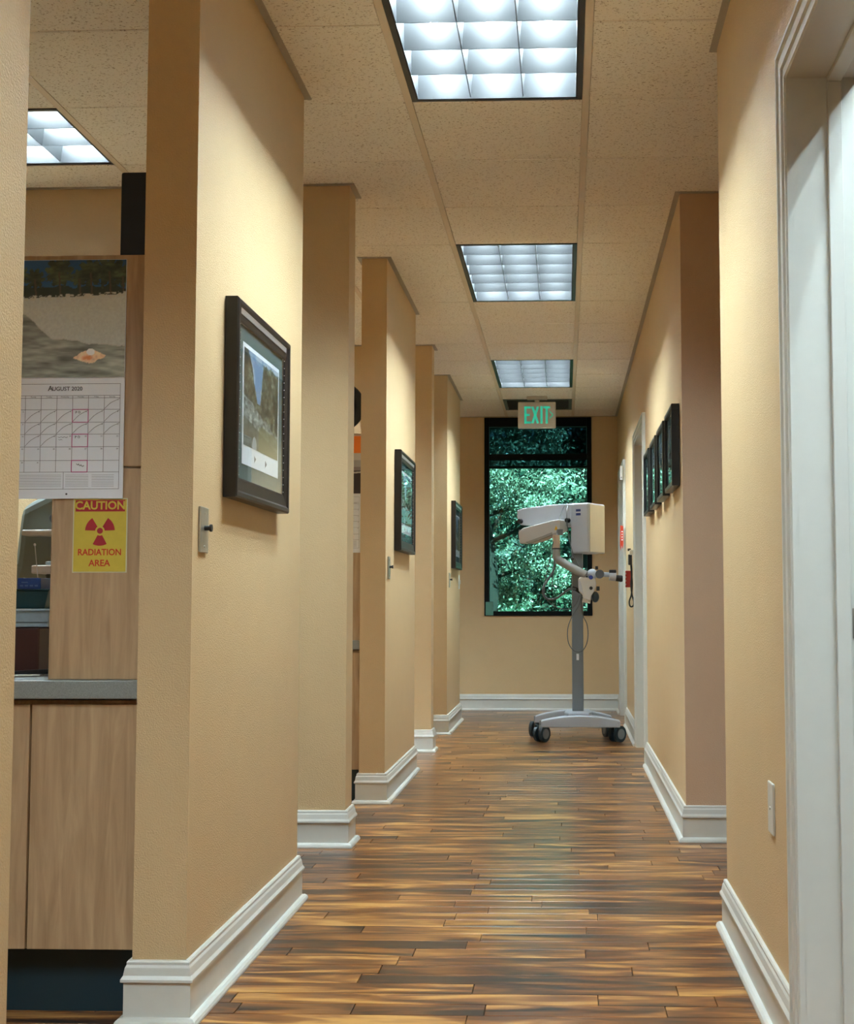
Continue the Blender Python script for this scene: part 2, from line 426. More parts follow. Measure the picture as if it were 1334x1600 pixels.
# ------------------------------------------------------------------ baseboards
BP = [(0, 0), (.015, 0), (.015, .096), (.021, .099), (.021, .105), (.016, .113), (.013, .130), (.010, .136), (.010, .142), (.007, .146), (0, .146)]
SP = [(.015, .0005), (.032, .0005), (.032, .006), (.029, .013), (.023, .018), (.015, .0195)]
ID = lambda a, b, h: (a, b, h)
nb = [0]
def baseboard(path, closed=False, label=None):
    nb[0] += 1
    o = MB().sweep(path, BP, ID, closed).build('baseboard_left' if path[0][0] < 0 else 'baseboard_right', M['white'])
    MB().sweep(path, SP, ID, closed).build('shoe_moulding', M['white'], o)
    return struct(o, label)
# left normal must point into the room: go clockwise round piers
for (a, b), l in zip(S, ('behind the viewer', 'of the nearest pier', 'of the third pier', 'of the last pier')):
    baseboard([(S_X0, a), (S_X0, b), (XL, b), (XL, a)], True, 'white moulded baseboard around the foot ' + l)
for (a, b), l in zip(P, ('at the left picture edge', 'of the second pier', 'of the fourth pier')):
    baseboard([(-1.0, b), (XL, b), (XL, a), (-3.0 if a > 3 else -1.2, a)], False, 'white moulded baseboard around the end ' + l)
baseboard([(XR-.001, YE), (-3.55, YE)], False, 'white moulded baseboard under the window')
CW = .078
baseboard([(3.15, 5.52), (XR, 5.52), (XR, D1[0]-CW)], False, 'white moulded baseboard around the rosy wall return on the right')
baseboard([(XR, D1[1]+CW), (XR, D2[0]-CW)], False, 'white moulded baseboard between the two far doorways')
baseboard([(XR, D2[1]+CW), (XR, YE-.04)], False, 'white moulded baseboard past the last doorway')
baseboard([(XRN, DN[1]+CW), (XRN, 4.056), (3.15, 4.056)], False, 'white moulded baseboard of the near right wall')

# ------------------------------------------------------------------ door frames
CP = [(0, 0), (0, .012), (.003, .016), (.010, .016), (.013, .012), (.030, .013), (.033, .018), (.052, .019), (.056, .015), (.062, .016), (.066, .022), (.075, .022), (.078, .018), (.078, 0)]
def door(n, xf, d, h, label, leaf):
    r = empty('door_%d' % n, (xf, d[0], 0)); tag(r, label, 'door frame', None, 'structure')
    MB().sweep([(d[0], 0), (d[0], h), (d[1], h), (d[1], 0)], CP, lambda a, b, t: (xf-t, a, b)).build('door_casing', M['white'], r)
    mb = MB().box(xf-.0005, .622, d[0]-.02, d[0], 0, h).box(xf-.0005, .622, d[1], d[1]+.02, 0, h).box(xf-.0005, .622, d[0]-.02, d[1]+.02, h, h+.02)
    mb.build('door_jamb', M['white'], r)
    mb = MB().box(.552, .582, d[0], d[0]+.012, 0, h-.012, .002).box(.552, .582, d[1]-.012, d[1], 0, h-.012, .002).box(.552, .582, d[0], d[1], h-.012, h, .002)
    mb.build('door_stop', M['white'], r)
    if leaf:
        lf = MB().box(.584, .62, d[0]+.003, d[1]-.003, .008, h-.004, .002).build('door_leaf', M['white'], r)
        k = MB().cyl((.584, d[0]+.07, .95), (.545, d[0]+.07, .95), .011).ball((.535, d[0]+.07, .95), .027).build('door_knob', M['steel'], lf)
    return r
dn = door(1, XRN, DN, DNH, 'white moulded door frame at the right picture edge', False)
sp = MB().box(.586, .618, DN[1]-.0025, DN[1]+.0005, .896, .957, .001).build('strike_plate', M['steel'], dn)
MB().box(.594, .61, DN[1]-.004, DN[1]-.002, .912, .941, .0005).build('latch_hole', M['rubber'], sp)
door(2, XR, D1, DH, 'white framed doorway beyond the four small black frames', True)
door(3, XR, D2, DH, 'farthest white framed doorway, beside the window wall', True)

# ------------------------------------------------------------------ ceiling
ce = MB().box(-3.75, 3.35, -3.2, 12.35, 2.93, 3.0).build('ceiling', M['plenum']); struct(ce, 'suspended ceiling of speckled tan tiles')
RX0, RX1, RY0, RY1 = -3.6, 3.2, -3.2, YE
LIGHTS = [(0, -1, 0), (0, 4, 0), (0, 9, 0), (0, -6, 0), (0, -11, 0), (2, -4, 0), (-3, -6, 0)]      # (column, first row, turned); last two are unseen, added to brighten jamb and calendar
SIDE = [(-4, 1, 1), (-4, 4, 1), (-4, 7, 1), (-4, 10, 1)]  # second one is unseen, added to light the second room's calendar
holes = set()
for j, k, r_ in LIGHTS: holes |= {(j, k), (j, k+1)}
for j, k, r_ in SIDE: holes |= {(j, k), (j+1, k)}
VENT = (0, 12)
for k in range(-12, 14):
    y0, y1 = max(GY+k*T, RY0), min(GY+(k+1)*T, RY1)
    if y1-y0 < .02: continue
    mbx = MB(); nx = 0
    for j in range(-6, 7):
        x0, x1 = max(GX+j*T, RX0), min(GX+(j+1)*T, RX1)
        if x1-x0 < .03: continue
        if y0 > RY0+.02 and not ((j, k) in holes and (j, k-1) in holes):
            mbx.box(x0, x1, y0-.012, y0+.012, CZ+.0035, CZ+.02)
        if (j, k) in holes or (j, k) == VENT: continue
        mb = MB(); a, b, c, d = x0+.0125, x1-.0125, y0+.0026, y1-.0026; e = .004 if k % 2 else .002
        vs = [(a, c, CZ+e), (b, c, CZ+e), (b, d, CZ+e), (a, d, CZ+e), (a+.002, c+e*1.5, CZ), (b-.002, c+e*1.5, CZ), (b-.002, d-e*1.5, CZ), (a+.002, d-e*1.5, CZ),
              (a, c, CZ+.018), (b, c, CZ+.018), (b, d, CZ+.018), (a, d, CZ+.018)]
        mb.add(vs, [(4, 7, 6, 5), (0, 1, 9, 8), (1, 2, 10, 9), (2, 3, 11, 10), (3, 0, 8, 11), (0, 4, 5, 1), (1, 5, 6, 2), (2, 6, 7, 3), (3, 7, 4, 0), (8, 9, 10, 11)])
        mb.build('ceiling_tile', M['tile'], ce)
    if mbx.v: mbx.build('cross_tee', M['tee'], ce)
for j in range(-5, 7):
    x = GX+j*T
    segs = [(RY0, RY1)]
    for (jj, k, r_) in SIDE:
        if j == jj+1:
            out = []
            for a, b in segs:
                h0, h1 = GY+k*T, GY+(k+1)*T
                if a < h0 < b: out += [(a, h0), (h1, b)]
                else: out.append((a, b))
            segs = out
    mb = MB()
    for a, b in segs: mb.box(x-.012, x+.012, a, b, CZ-.0012, CZ+.02)
    mb.build('main_tee', M['tee'], ce)
AP = [(0, CZ-.004), (.022, CZ-.004), (.022, CZ-.0015), (0, CZ-.0015)]
mb = MB()
for a, b in S: mb.sweep([(S_X0, a), (S_X0, b), (XL, b), (XL, a)], AP, ID, True)
for a, b in P: mb.sweep([(-3.0 if a > 3 else -1.25, b), (XL, b), (XL, a), (-3.0 if a > 3 else -1.25, a)], AP, ID)
mb.sweep([(3.15, 5.52), (XR, 5.52), (XR, YE), (-3.55, YE)], AP, ID)
mb.sweep([(XRN, -3.1), (XRN, 4.056), (3.15, 4.056)], AP, ID)
mb.build('wall_angle', M['angle'], ce)

# ------------------------------------------------------------------ ceiling lights
def troffer():
    r = empty('ceiling_light', (0, 0, 0)); w, l = T-.026, 2*T-.006       # origin at the near left grid corner
    X0, X1, Y0, Y1 = .013, T-.013, .003, 2*T-.003
    def P3(mb): return mb
    mb = MB()
    for a in ((X0, X0+.016, Y0, Y1), (X1-.016, X1, Y0, Y1), (X0, X1, Y0, Y0+.014), (X0, X1, Y1-.014, Y1)):
        mb.box(a[0], a[1], a[2], a[3], -.001, .03)
    mb.build('light_frame', M['black'], r)
    mb = MB(); a0, a1, b0, b1 = X0+.016, X1-.016, Y0+.014, Y1-.014; t = .006
    for a in ((a0, a0+t, b0, b1), (a1-t, a1, b0, b1), (a0, a1, b0, b0+t), (a0, a1, b1-t, b1)):
        mb.box(a[0], a[1], a[2], a[3], .001, .17)
    mb.box(a0, a1, b0, b1, .16, .17)
    mb.build('housing', M['reflector'], r)
    c0, c1, d0, d1 = a0+t, a1-t, b0+t, b1-t; cw = (c1-c0)/3; cl = (d1-d0)/6
    for i in (1, 2):
        x = c0+cw*i; MB().prism([(x-.0015, .006), (x+.0015, .006), (x+.008, .090), (x-.008, .090)], (0, d0, 0), (1, 0, 0), (0, 0, 1), (0, d1-d0, 0)).build('long_baffle', M['louver'], r)
    for i in range(1, 6):
        y = d0+cl*i; MB().prism([(y-.0015, .007), (y+.0015, .007), (y+.011, .089), (y-.011, .089)], (c0, 0, 0), (0, 1, 0), (0, 0, 1), (c1-c0, 0, 0)).build('cross_baffle', M['louver'], r)
    for i in range(3):
        x = c0+cw*(i+.5)
        MB().cyl((x, d0+.01, .104), (x, d1-.01, .104), .0125, n=10).build('fluorescent_tube', M['tube'], r)
    return r
LB = ['louvered ceiling light nearest the viewer, cut by the top edge', 'middle louvered light of the corridor ceiling', 'farthest louvered ceiling light, just before the EXIT sign',
      'louvered ceiling light above and behind the viewer', 'louvered ceiling light at the back end of the corridor behind the viewer',
      'added unseen louvered light in the room behind the white door frame on the right', 'added unseen louvered light in the left room beside the viewer', 'bright louvered light in the left room, seen above the calendar', 'added unseen louvered light in the second left room just beyond the second pier', 'louvered light in the second left room before the fourth pier', 'louvered light in the last left room by the window wall']
tro = troffer()
for n, (j, k, turned) in enumerate(LIGHTS+SIDE):
    o = tro if n == 0 else copy_tree(tro)
    if turned: o.rotation_euler.z = -math.pi/2; o.location = (GX+j*T, GY+(k+1)*T, CZ)
    else: o.location = (GX+j*T, GY+k*T, CZ)
    tag(o, LB[n], 'ceiling light', 'louvered fluorescent ceiling lights')

# return-air grille and EXIT sign
vy0, vy1 = GY+12*T, GY+13*T
r = empty('ceiling_vent', (GX+T/2, (vy0+vy1)/2, CZ)); tag(r, 'dark grey slatted air grille in the ceiling behind the EXIT sign', 'vent')
mb = MB()
for a in ((GX+.012, GX+.04, vy0+.002, vy1-.002), (GX+T-.04, GX+T-.012, vy0+.002, vy1-.002), (GX+.04, GX+T-.04, vy0+.002, vy0+.03), (GX+.04, GX+T-.04, vy1-.03, vy1-.002)):
    mb.box(a[0], a[1], a[2], a[3], CZ-.002, CZ+.02)
mb.build('grille_frame', M['vent'], r)
MB().box(GX+.03, GX+T-.03, vy0+.02, vy1-.02, CZ+.05, CZ+.055).build('duct_backing', M['rubber'], r)
for i in range(14):
    yy = vy0+.05+i*.0385
    MB().rbox((GX+T/2, yy, CZ+.012), (T-.08, .028, .002), Matrix.Rotation(.6, 3, 'X'), 0).build('slat', M['vent'], r)
ey = 11.02
r = empty('exit_sign', (-.225, ey, 2.41)); tag(r, 'grey EXIT sign with green letters hanging from the ceiling before the window', 'exit sign')
MB().box(-.385, -.07, ey-.022, ey+.022, 2.425, 2.645, .008).build('sign_housing', M['exit_face'], r)
MB().box(-.31, -.14, ey-.045, ey+.045, 2.668, CZ-.0013, .006).cyl((-.225, ey, 2.64), (-.225, ey, 2.675), .02).build('canopy', M['exit_face'], r)
def text(body, size, loc, m, name, parent, rx=math.pi/2, sx=1.0, align='CENTER', bold=.0, rz=0, ext=.0006):
    c = bpy.data.curves.new(name, 'FONT'); c.body = body; c.size = size; c.align_x = align; c.align_y = 'CENTER'
    c.extrude = ext; c.offset = bold; c.resolution_u = 3
    tmp = bpy.data.objects.new(name, c); COL.objects.link(tmp)
    dg = bpy.context.evaluated_depsgraph_get(); me = bpy.data.meshes.new_from_object(tmp.evaluated_get(dg))
    bpy.data.objects.remove(tmp); bpy.data.curves.remove(c)
    me.name = name; me.materials.clear(); me.materials.append(m)
    me.transform(Matrix.Rotation(rz, 4, 'Z') @ Matrix.Rotation(rx, 4, 'X') @ Matrix.Diagonal((sx, 1, 1, 1)))
    o = bpy.data.objects.new(name, me); COL.objects.link(o)
    o.location = loc
    if parent: o.parent = parent; o.location = Vector(loc) - abs_loc(parent)
    return o
# block letters of EXIT, strokes as bars
def strokes(segs, w, y, d, name, m, parent):
    mb = MB()
    for (x0, z0, x1, z1) in segs:
        a, b = Vector((x0, 0, z0)), Vector((x1, 0, z1)); dd = (b-a).normalized(); nn = Vector((-dd.z, 0, dd.x))*w/2
        vs = [a-nn, b-nn, b+nn, a+nn]; vs = [Vector((v.x, y, v.z)) for v in vs]; vs += [v+Vector((0, d, 0)) for v in vs]
        mb.add(vs, [(0, 1, 2, 3), (4, 7, 6, 5), (0, 4, 5, 1), (1, 5, 6, 2), (2, 6, 7, 3), (3, 7, 4, 0)])
    return mb.build(name, m, parent)
zb, zt = 2.462, 2.608; zm = (zb+zt)/2; q = .010
xs = -.322
strokes([(xs, zb, xs, zt), (xs-q, zt-q, xs+.046, zt-q), (xs-q, zm, xs+.036, zm), (xs-q, zb+q, xs+.046, zb+q)], .019, ey-.0235, .002, 'letter_e', M['exit_green'], r)
strokes([(-.264, zb+.003, -.218, zt-.003), (-.218, zb+.003, -.264, zt-.003)], .019, ey-.0235, .002, 'letter_x', M['exit_green'], r)
strokes([(-.189, zb, -.189, zt)], .019, ey-.0235, .002, 'letter_i', M['exit_green'], r)
strokes([(-.145, zb, -.145, zt), (-.174, zt-q, -.116, zt-q)], .019, ey-.0235, .002, 'letter_t', M['exit_green'], r)
strokes([(-.121, zm-.031, -.093, zm), (-.121, zm+.031, -.093, zm)], .008, ey-.0235, .002, 'arrow_mark', M['exit_green'], r)

# ------------------------------------------------------------------ window
wr = empty('window_1', ((WX0+WX1)/2, YE, WZ0)); tag(wr, 'tall black framed window with tinted glass in the end wall', 'window', None, 'structure')
f = .044
mb = MB().box(WX0, WX0+f, YE-.012, YE+.10, WZ0, WZ1, .003).box(WX1-f, WX1, YE-.012, YE+.10, WZ0, WZ1, .003).box(WX0+f, WX1-f, YE-.012, YE+.10, WZ0, WZ0+.042, .003).box(WX0+f, WX1-f, YE-.012, YE+.10, WZ1-.085, WZ1, .003)
mb.build('window_frame', M['frame_blk'], wr)
MB().box(WX0+f, WX1-f, YE+.0, YE+.08, 2.292, 2.345, .003).build('mullion', M['frame_blk'], wr)
MB().box(WX0+f, WX1-f, YE+.0, YE+.08, 2.215, 2.232, .003).build('sash_rail', M['frame_blk'], wr)
MB().box(WX0+f, WX1-f, YE+.05, YE+.056, WZ0+.04, WZ1-.08).build('glass_pane', M['win_glass'], wr)
sh = MB().box(WX0+f+.002, WX1-f-.002, YE+.020, YE+.022, 2.233, WZ1-.088).build('screen_shade', M['shade'])
tag(sh, 'dark see-through sun screen over the top of the window', 'window shade')
lb = MB().box(-.725, -.655, YE-.018, YE-.012, .862, .985, .002).build('window_corner_box', mat('pale_green', (.10, .30, .25), .4))  # thin pale green box at the frame's lower left corner
tag(lb, 'small pale green flat box at the lower left corner of the window frame', 'tag')

# ------------------------------------------------------------------ painted prints (colour per grid point)
def vnoise(u, v, seed=0, oct=4):
    """value noise on arrays"""
    rs = np.random.RandomState(seed); tot = np.zeros_like(u); amp = 1.0; nrm = 0
    G = rs.rand(64, 64)
    for _ in range(oct):
        iu, iv = np.floor(u).astype(int), np.floor(v).astype(int); fu, fv = u-iu, v-iv
        fu, fv = fu*fu*(3-2*fu), fv*fv*(3-2*fv)
        g = lambda a, b: G[a % 64, b % 64]
        tot += amp*((g(iu, iv)*(1-fu)+g(iu+1, iv)*fu)*(1-fv)+(g(iu, iv+1)*(1-fu)+g(iu+1, iv+1)*fu)*fv)
        nrm += amp; amp *= .55; u, v = u*2.03+7.1, v*2.03+3.7
    return tot/nrm
def mixc(c, k, m): return c*(1-m[..., None])+np.array(k)*m[..., None]
def sst(a, b, x): t = np.clip((x-a)/(b-a), 0, 1); return t*t*(3-2*t)
def paint_beach(u, v):
    c = np.zeros(u.shape+(3,)); c[:] = (.010, .045, .11)
    c = mixc(c, (.02, .075, .16), sst(.88, .72, v)*.8)
    n = vnoise(u*14, v*30, 3)
    c = mixc(c, (.012, .018, .010), (v < .72+.10*vnoise(u*9, v*0, 5)).astype(float))
    for cx, cyy, r in ((.08, .86, .09), (.22, .84, .085), (.43, .90, .12), (.70, .89, .11), (.86, .90, .13), (.60, .84, .07), (.97, .86, .09)):
        dx, dy = u-cx, v-cyy; th = np.arctan2(dy, dx); rr = np.hypot(dx, dy*.95)
        star = (np.abs(np.sin(th*4.5+cx*9)) ** .6)*.45+.35+.5*vnoise(th*7+cx*30, rr*60, 27)
        m = (rr < r*star).astype(float)
        c = np.where((m > 0)[..., None], np.array((.030, .042, .020))*(.2+2.2*n**2)[..., None], c)
        tr = ((np.abs(u-cx-(.86-v)*.08) < .008) & (v < cyy) & (v > .67)).astype(float); c = mixc(c, (.045, .035, .02), tr)
    hz = .665+.018*vnoise(u*6, v*0+2, 8)+.03*u
    sand = (v < hz)
    base = np.zeros_like(c); base[:] = (.29, .31, .285)
    base = base*(.86+.28*vnoise(u*70, v*70, 11))[..., None]
    c = np.where(sand[..., None], base, c)
    rocks = (np.abs(v-hz) < .022).astype(float)*(vnoise(u*40, v*50, 13) > .52); c = mixc(c, (.30, .30, .25), rocks)
    edge = .54-.24*sst(.10, .42, u)-.06*sst(.3, 1.0, u)+.05*vnoise(u*9, v*0, 14)
    wet = (v < edge).astype(float); wv = vnoise(u*5+v*3, v*26, 15, 3)
    wc = np.array((.19, .205, .175))*(.25+1.5*wv**1.5)[..., None]
    c = np.where((wet > 0)[..., None], wc, c)
    foam = (np.abs(v-edge) < .006).astype(float); c = mixc(c, (.30, .30, .27), foam*.7)
    # shell
    dx, dy = (u-.70)/.125, (v-.175)/.058
    sh = (np.abs(dx)**1.2+np.abs(dy-.15*dx)**1.6 < .75+.5*vnoise(u*30, v*30, 21)).astype(float)
    sc_ = np.array((.50, .36, .24))*(.7+.6*vnoise(u*50, v*40, 19))[..., None]
    c = np.where((sh > 0)[..., None], sc_, c)
    c = mixc(c, (.42, .16, .06), sh*sst(.55, .1, np.hypot((dx+.15)/.9, dy+.15)+.5*(vnoise(u*40, v*60, 23)-.5)))
    c = mixc(c, (.62, .60, .55), (np.hypot((u-.71)/.035, (v-.215)/.03) < 1).astype(float)*.8)
    return c*2.0
def paint_canyon(u, v):
    c = np.zeros(u.shape+(3,)); c[:] = (.36, .34, .33)
    c = mixc(c, (.80, .20, .02), (v > .70).astype(float)*1.0)
    c = mixc(c, (.55, .50, .45), ((v <= .70) & (v > .58)).astype(float))
    c = mixc(c, (.20, .16, .17), (v < .46).astype(float)*.8); c = mixc(c, (.07, .065, .07), (v < .40).astype(float))
    c = mixc(c, (.022, .012, .014), (v < .28+.09*u).astype(float)); c = mixc(c, (.5, .45, .4), (np.abs(v-(.28+.09*u)) < .012).astype(float))
    return c
def paint_forest(u, v, seed=0):
    n = vnoise(u*15, v*15, 31+seed, 5); c = np.zeros(u.shape+(3,)); c[:] = (.13, .24, .40)
    c = mixc(c, (.42, .48, .55), sst(.45, .6, vnoise(u*5, v*5, 33+seed))*.7)
    tl = 1.02-.30*sst(.0, .38, u)-.25*sst(.2, .42, u)+.12*vnoise(u*18, v*3, 35+seed)
    tr = .40+.62*sst(.40, .56, u)+.10*vnoise(u*16, v*3, 37+seed)
    m = ((v < np.maximum(np.where(u < .45, tl-.05, 0), np.where(u > .40, tr-.12, 0))) | (v < .5)).astype(float)
    trees = np.array((.105, .115, .075))*(.05+6.0*n**3.4)[..., None]
    c = np.where((m > 0)[..., None], trees, c)
    c = mixc(c, (.10, .085, .045), m*(vnoise(u*30, v*6, 39) > .62)*.6)
    rk = ((v < .47-.26*u+.1*vnoise(u*9, v*9, 41)) & (v > .30-.22*u)).astype(float)
    c = np.where((rk > 0)[..., None], np.array((.30, .32, .29))*(.1+2.0*vnoise(u*16, v*28, 43+seed, 3)**1.8)[..., None], c)
    lo = (v < .30-.22*u).astype(float); c = np.where((lo > 0)[..., None], np.array((.09, .095, .07))*(.3+1.6*n)[..., None], c)
    md = ((u > .42) & (v < .30-.1*u+.06*n)).astype(float); c = mixc(c, (.15, .14, .055), md*(.6+.4*n))
    wf = (np.hypot((u-.30)/.06, (v-.04)/.09) < 1).astype(float); c = mixc(c, (.30, .34, .38), wf)
    return c
def picture(name, org, ax, up, w, h, nu, nv, fn, m, parent, nrm, th=.0008):
    """flat printed sheet: org = lower left corner, faces along nrm"""
    U, V = np.meshgrid(np.linspace(0, 1, nu), np.linspace(0, 1, nv)); C = np.clip(fn(U, V), 0, 1)
    org, ax, up, nrm = map(Vector, (org, ax, up, nrm)); mb = MB(); cols = []
    vs = [org+ax*(w*U[i, j])+up*(h*V[i, j])+nrm*th for i in range(nv) for j in range(nu)]
    cols = C.reshape(-1, 3).tolist()
    mb.add(vs, [(i*nu+j, i*nu+j+1, (i+1)*nu+j+1, (i+1)*nu+j) for i in range(nv-1) for j in range(nu-1)])
    o = mb.build(name, m, parent); put_cols(o.data, cols, 'paint'); return o

# ------------------------------------------------------------------ framed pictures on the left piers
def framed_left(yc, label, seed):
    w, h, zc = .655, .524, 1.505
    y0, y1, z0, z1 = yc-w/2, yc+w/2, zc-h/2, zc+h/2
    r = empty('framed_picture', (XL, yc, z0)); tag(r, label, 'picture', 'framed landscape prints on the left piers')
    fp = [(0, .002), (0, .034), (.004, .038), (.014, .038), (.020, .033), (.044, .031), (.050, .030), (.055, .028), (.055, .002)]
    path = [(y0, z0), (y1, z0), (y1, z1), (y0, z1)]          # counter-clockwise in (y, z): the left normal points inwards
    MB().sweep(path, fp, lambda a, b, t: (XL+t, a, b), True).build('frame', M['dkwood'], r)
    MB().box(XL+.0305, XL+.0335, y0+.045, y1-.045, z1-.036, z1-.020, 0).build('silver_inlay', M['silver'], r)
    mb = MB()
    for i in range(19):
        z = z0+.062+i*(h-.124)/18
        for yy in (y0+.053, y1-.053): mb.ball((XL+.0295, yy, z), .0014, seg=8)
    b_ = mb.build('beading', M['silver'], r); b_['kind'] = 'stuff'
    MB().box(XL+.020, XL+.023, y0+.05, y1-.05, z0+.05, z1-.05).build('mat_board', M['matboard'], r)
    pw0, pw1, pz0, pz1 = y0+.105, y1-.105, z0+.098, z1-.098
    pr = MB().box(XL+.023, XL+.0242, pw0, pw1, pz0, pz1).build('print_sheet', M['paper'], r)
    # seen from the corridor, +y runs to the right
    picture('print', (XL+.0242, pw0+.012, pz0+.052), (0, 1, 0), (0, 0, 1), pw1-pw0-.024, pz1-pz0-.064, 150, 150, lambda u, v: paint_forest(u, v, seed), M['art'], pr, (1, 0, 0))
    for yy in (.32, .62):
        mb = MB(); a = pw0+(pw1-pw0)*yy
        for k in range(4): mb.box(XL+.0242, XL+.0248, a+k*.005, a+k*.005+.002, pz0+.016+k*.003, pz0+.034-k*.002)
        mb.build('pencil_sketch', M['pencil'], pr)
    MB().box(XL+.0268, XL+.0278, y0+.052, y1-.052, z0+.052, z1-.052).build('glass', M['pic_glass'], r)
framed_left(3.71, 'largest dark framed mountain forest print on the nearest left pier', 0)
framed_left(7.16, 'dark framed print on the third left pier, its glass mirroring the green window', 5)
framed_left(10.60, 'smallest looking dark framed print on the last left pier by the window wall', 9)

# steel control plates under the pictures
def control(y, label):
    r = empty('control_plate', (XL, y, 1.147)); tag(r, label, 'switch plate', 'brushed steel control plates on the piers')
    MB().box(XL, XL+.006, y-.036, y+.036, 1.092, 1.203, .002).build('plate', M['steel'], r)
    MB().cyl((XL+.006, y, 1.152), (XL+.020, y, 1.152), .006).cyl((XL+.019, y, 1.152), (XL+.024, y, 1.152), .009).build('toggle_knob', M['rubber'], r)
    MB().cyl((XL+.006, y, 1.188), (XL+.0075, y, 1.188), .003).cyl((XL+.006, y, 1.107), (XL+.0075, y, 1.107), .003).build('screws', M['steel'], r)
control(3.20, 'steel control plate with black knob on the nearest pier, left of the largest picture')
control(6.62, 'steel control plate with black knob on the third pier, below the second picture')
control(10.12, 'steel control plate with black knob on the last pier, below the smallest picture')
r = empty('light_switch', (XL, 11.03, 1.10)); tag(r, 'white light switch plate near the far edge of the last pier', 'switch')
MB().box(XL, XL+.006, 10.995, 11.065, 1.09, 1.205, .002).build('plate', M['white'], r)
MB().box(XL+.006, XL+.014, 11.02, 11.04, 1.13, 1.165, .002).build('rocker', M['white'], r)
r = empty('wall_outlet', (XRN, 3.15, .435)); tag(r, 'white blank outlet cover low on the near right wall', 'outlet cover')
MB().box(XRN-.006, XRN, 3.112, 3.188, .434, .552, .0025).build('plate', M['white'], r)
MB().cyl((XRN-.006, 3.15, .493), (XRN-.008, 3.15, .493), .004).build('screw', M['steel'], r)

# four small black frames on the right wall
for n, (ya, lab) in enumerate(((5.63, 'nearest of the four small black frames in a row on the right wall'), (6.165, 'second nearest of the four small black frames on the right wall'),
                               (6.70, 'third of the four small black frames on the right wall, counted from the nearest'), (7.245, 'farthest of the four small black frames, beside the white doorway'))):
    yb, z0, z1 = ya+.40, 1.465, 1.815
    r = empty('small_frame', (XR, (ya+yb)/2, z0)); tag(r, lab, 'picture', 'small black frames on the right wall')
    fp = [(0, .002), (0, .034), (.003, .036), (.018, .036), (.021, .033), (.021, .002)]
    MB().sweep([(ya, z0), (yb, z0), (yb, z1), (ya, z1)], fp, lambda a, b, t: (XR-t, a, b), True).build('frame', M['black'], r)
    MB().box(XR-.024, XR-.002, ya+.02, yb-.02, z0+.02, z1-.02).build('mat_board', M['matboard'], r)
    picture('print', (XR-.0242, yb-.09, z0+.08), (0, -1, 0), (0, 0, 1), .22, .19, 30, 30, lambda u, v: paint_forest(u, v, 3+n)*.6, M['art'], r, (-1, 0, 0))
    MB().box(XR-.0275, XR-.0268, ya+.02, yb-.02, z0+.02, z1-.02).build('glass', M['pic_glass'], r)

# ------------------------------------------------------------------ cabinet units behind the piers
def cabinet(dy, lab_base, lab_ctr, lab_up, lab_panel):
    x1 = S_X0-.002; xs = -1.272; x0 = -1.90; yf = 3.15+dy; yb = 3.72+dy
    r = empty('base_cabinet', ((x0+x1)/2, yf, 0)); tag(r, lab_base, 'cabinet', 'maple base cabinets behind the piers')
    MB().box(x0, x1, yf+.02, yb, .155, .738).build('cabinet_body', M['maple'], r)
    for a, b in ((x0, xs-.0025), (xs+.0025, x1)):
        MB().box(a, b, yf, yf+.019, .158, .730, .0015).build('door', M['maple'], r)
    MB().box(x0, x1, yf+.06, yf+.075, .0, .155).build('toe_kick', M['toe'], r)
    MB().box(x0, x0+.02, yf+.02, yb, 0, .155).build('plinth', M['toe'], r)
    c = MB().box(x0-.02, x1, yf-.022, yb+.02, .744, .788, .003).build('countertop', M['counter']); tag(c, lab_ctr, 'countertop', 'grey speckled countertops')
    p = MB().box(-1.230, x1, yf+.002, yf+.022, .789, 1.294, .001).box(-1.2325, -1.230, yf+.0015, yf+.0225, .789, 1.294).build('end_panel', M['maple']); tag(p, lab_panel, 'panel', 'maple end panels on the countertops')
    u = empty('upper_cabinet', ((x0+x1)/2, yf, 1.297)); tag(u, lab_up, 'cabinet', 'maple upper cabinets')
    MB().box(x0, x1, yf+.022, yf+.34, 1.297, 1.818).build('cabinet_body', M['maple'], u)
    for a, b in ((x0, -1.45), (-1.447, x1)): MB().box(a, b, yf+.002, yf+.021, 1.299, 1.816, .0015).build('door', M['maple'], u)
cabinet(0, 'maple base cabinet with dark toe kick at the left edge', 'grey speckled countertop on the nearest base cabinet',
        'maple upper cabinet hidden behind the beach calendar', 'maple panel carrying the yellow radiation sign')
cabinet(3.41, 'sliver of maple base cabinet seen between the second and third piers', 'sliver of grey countertop between the second and third piers',
        'maple upper cabinet behind the orange and purple calendar', 'maple panel below the orange and purple calendar')

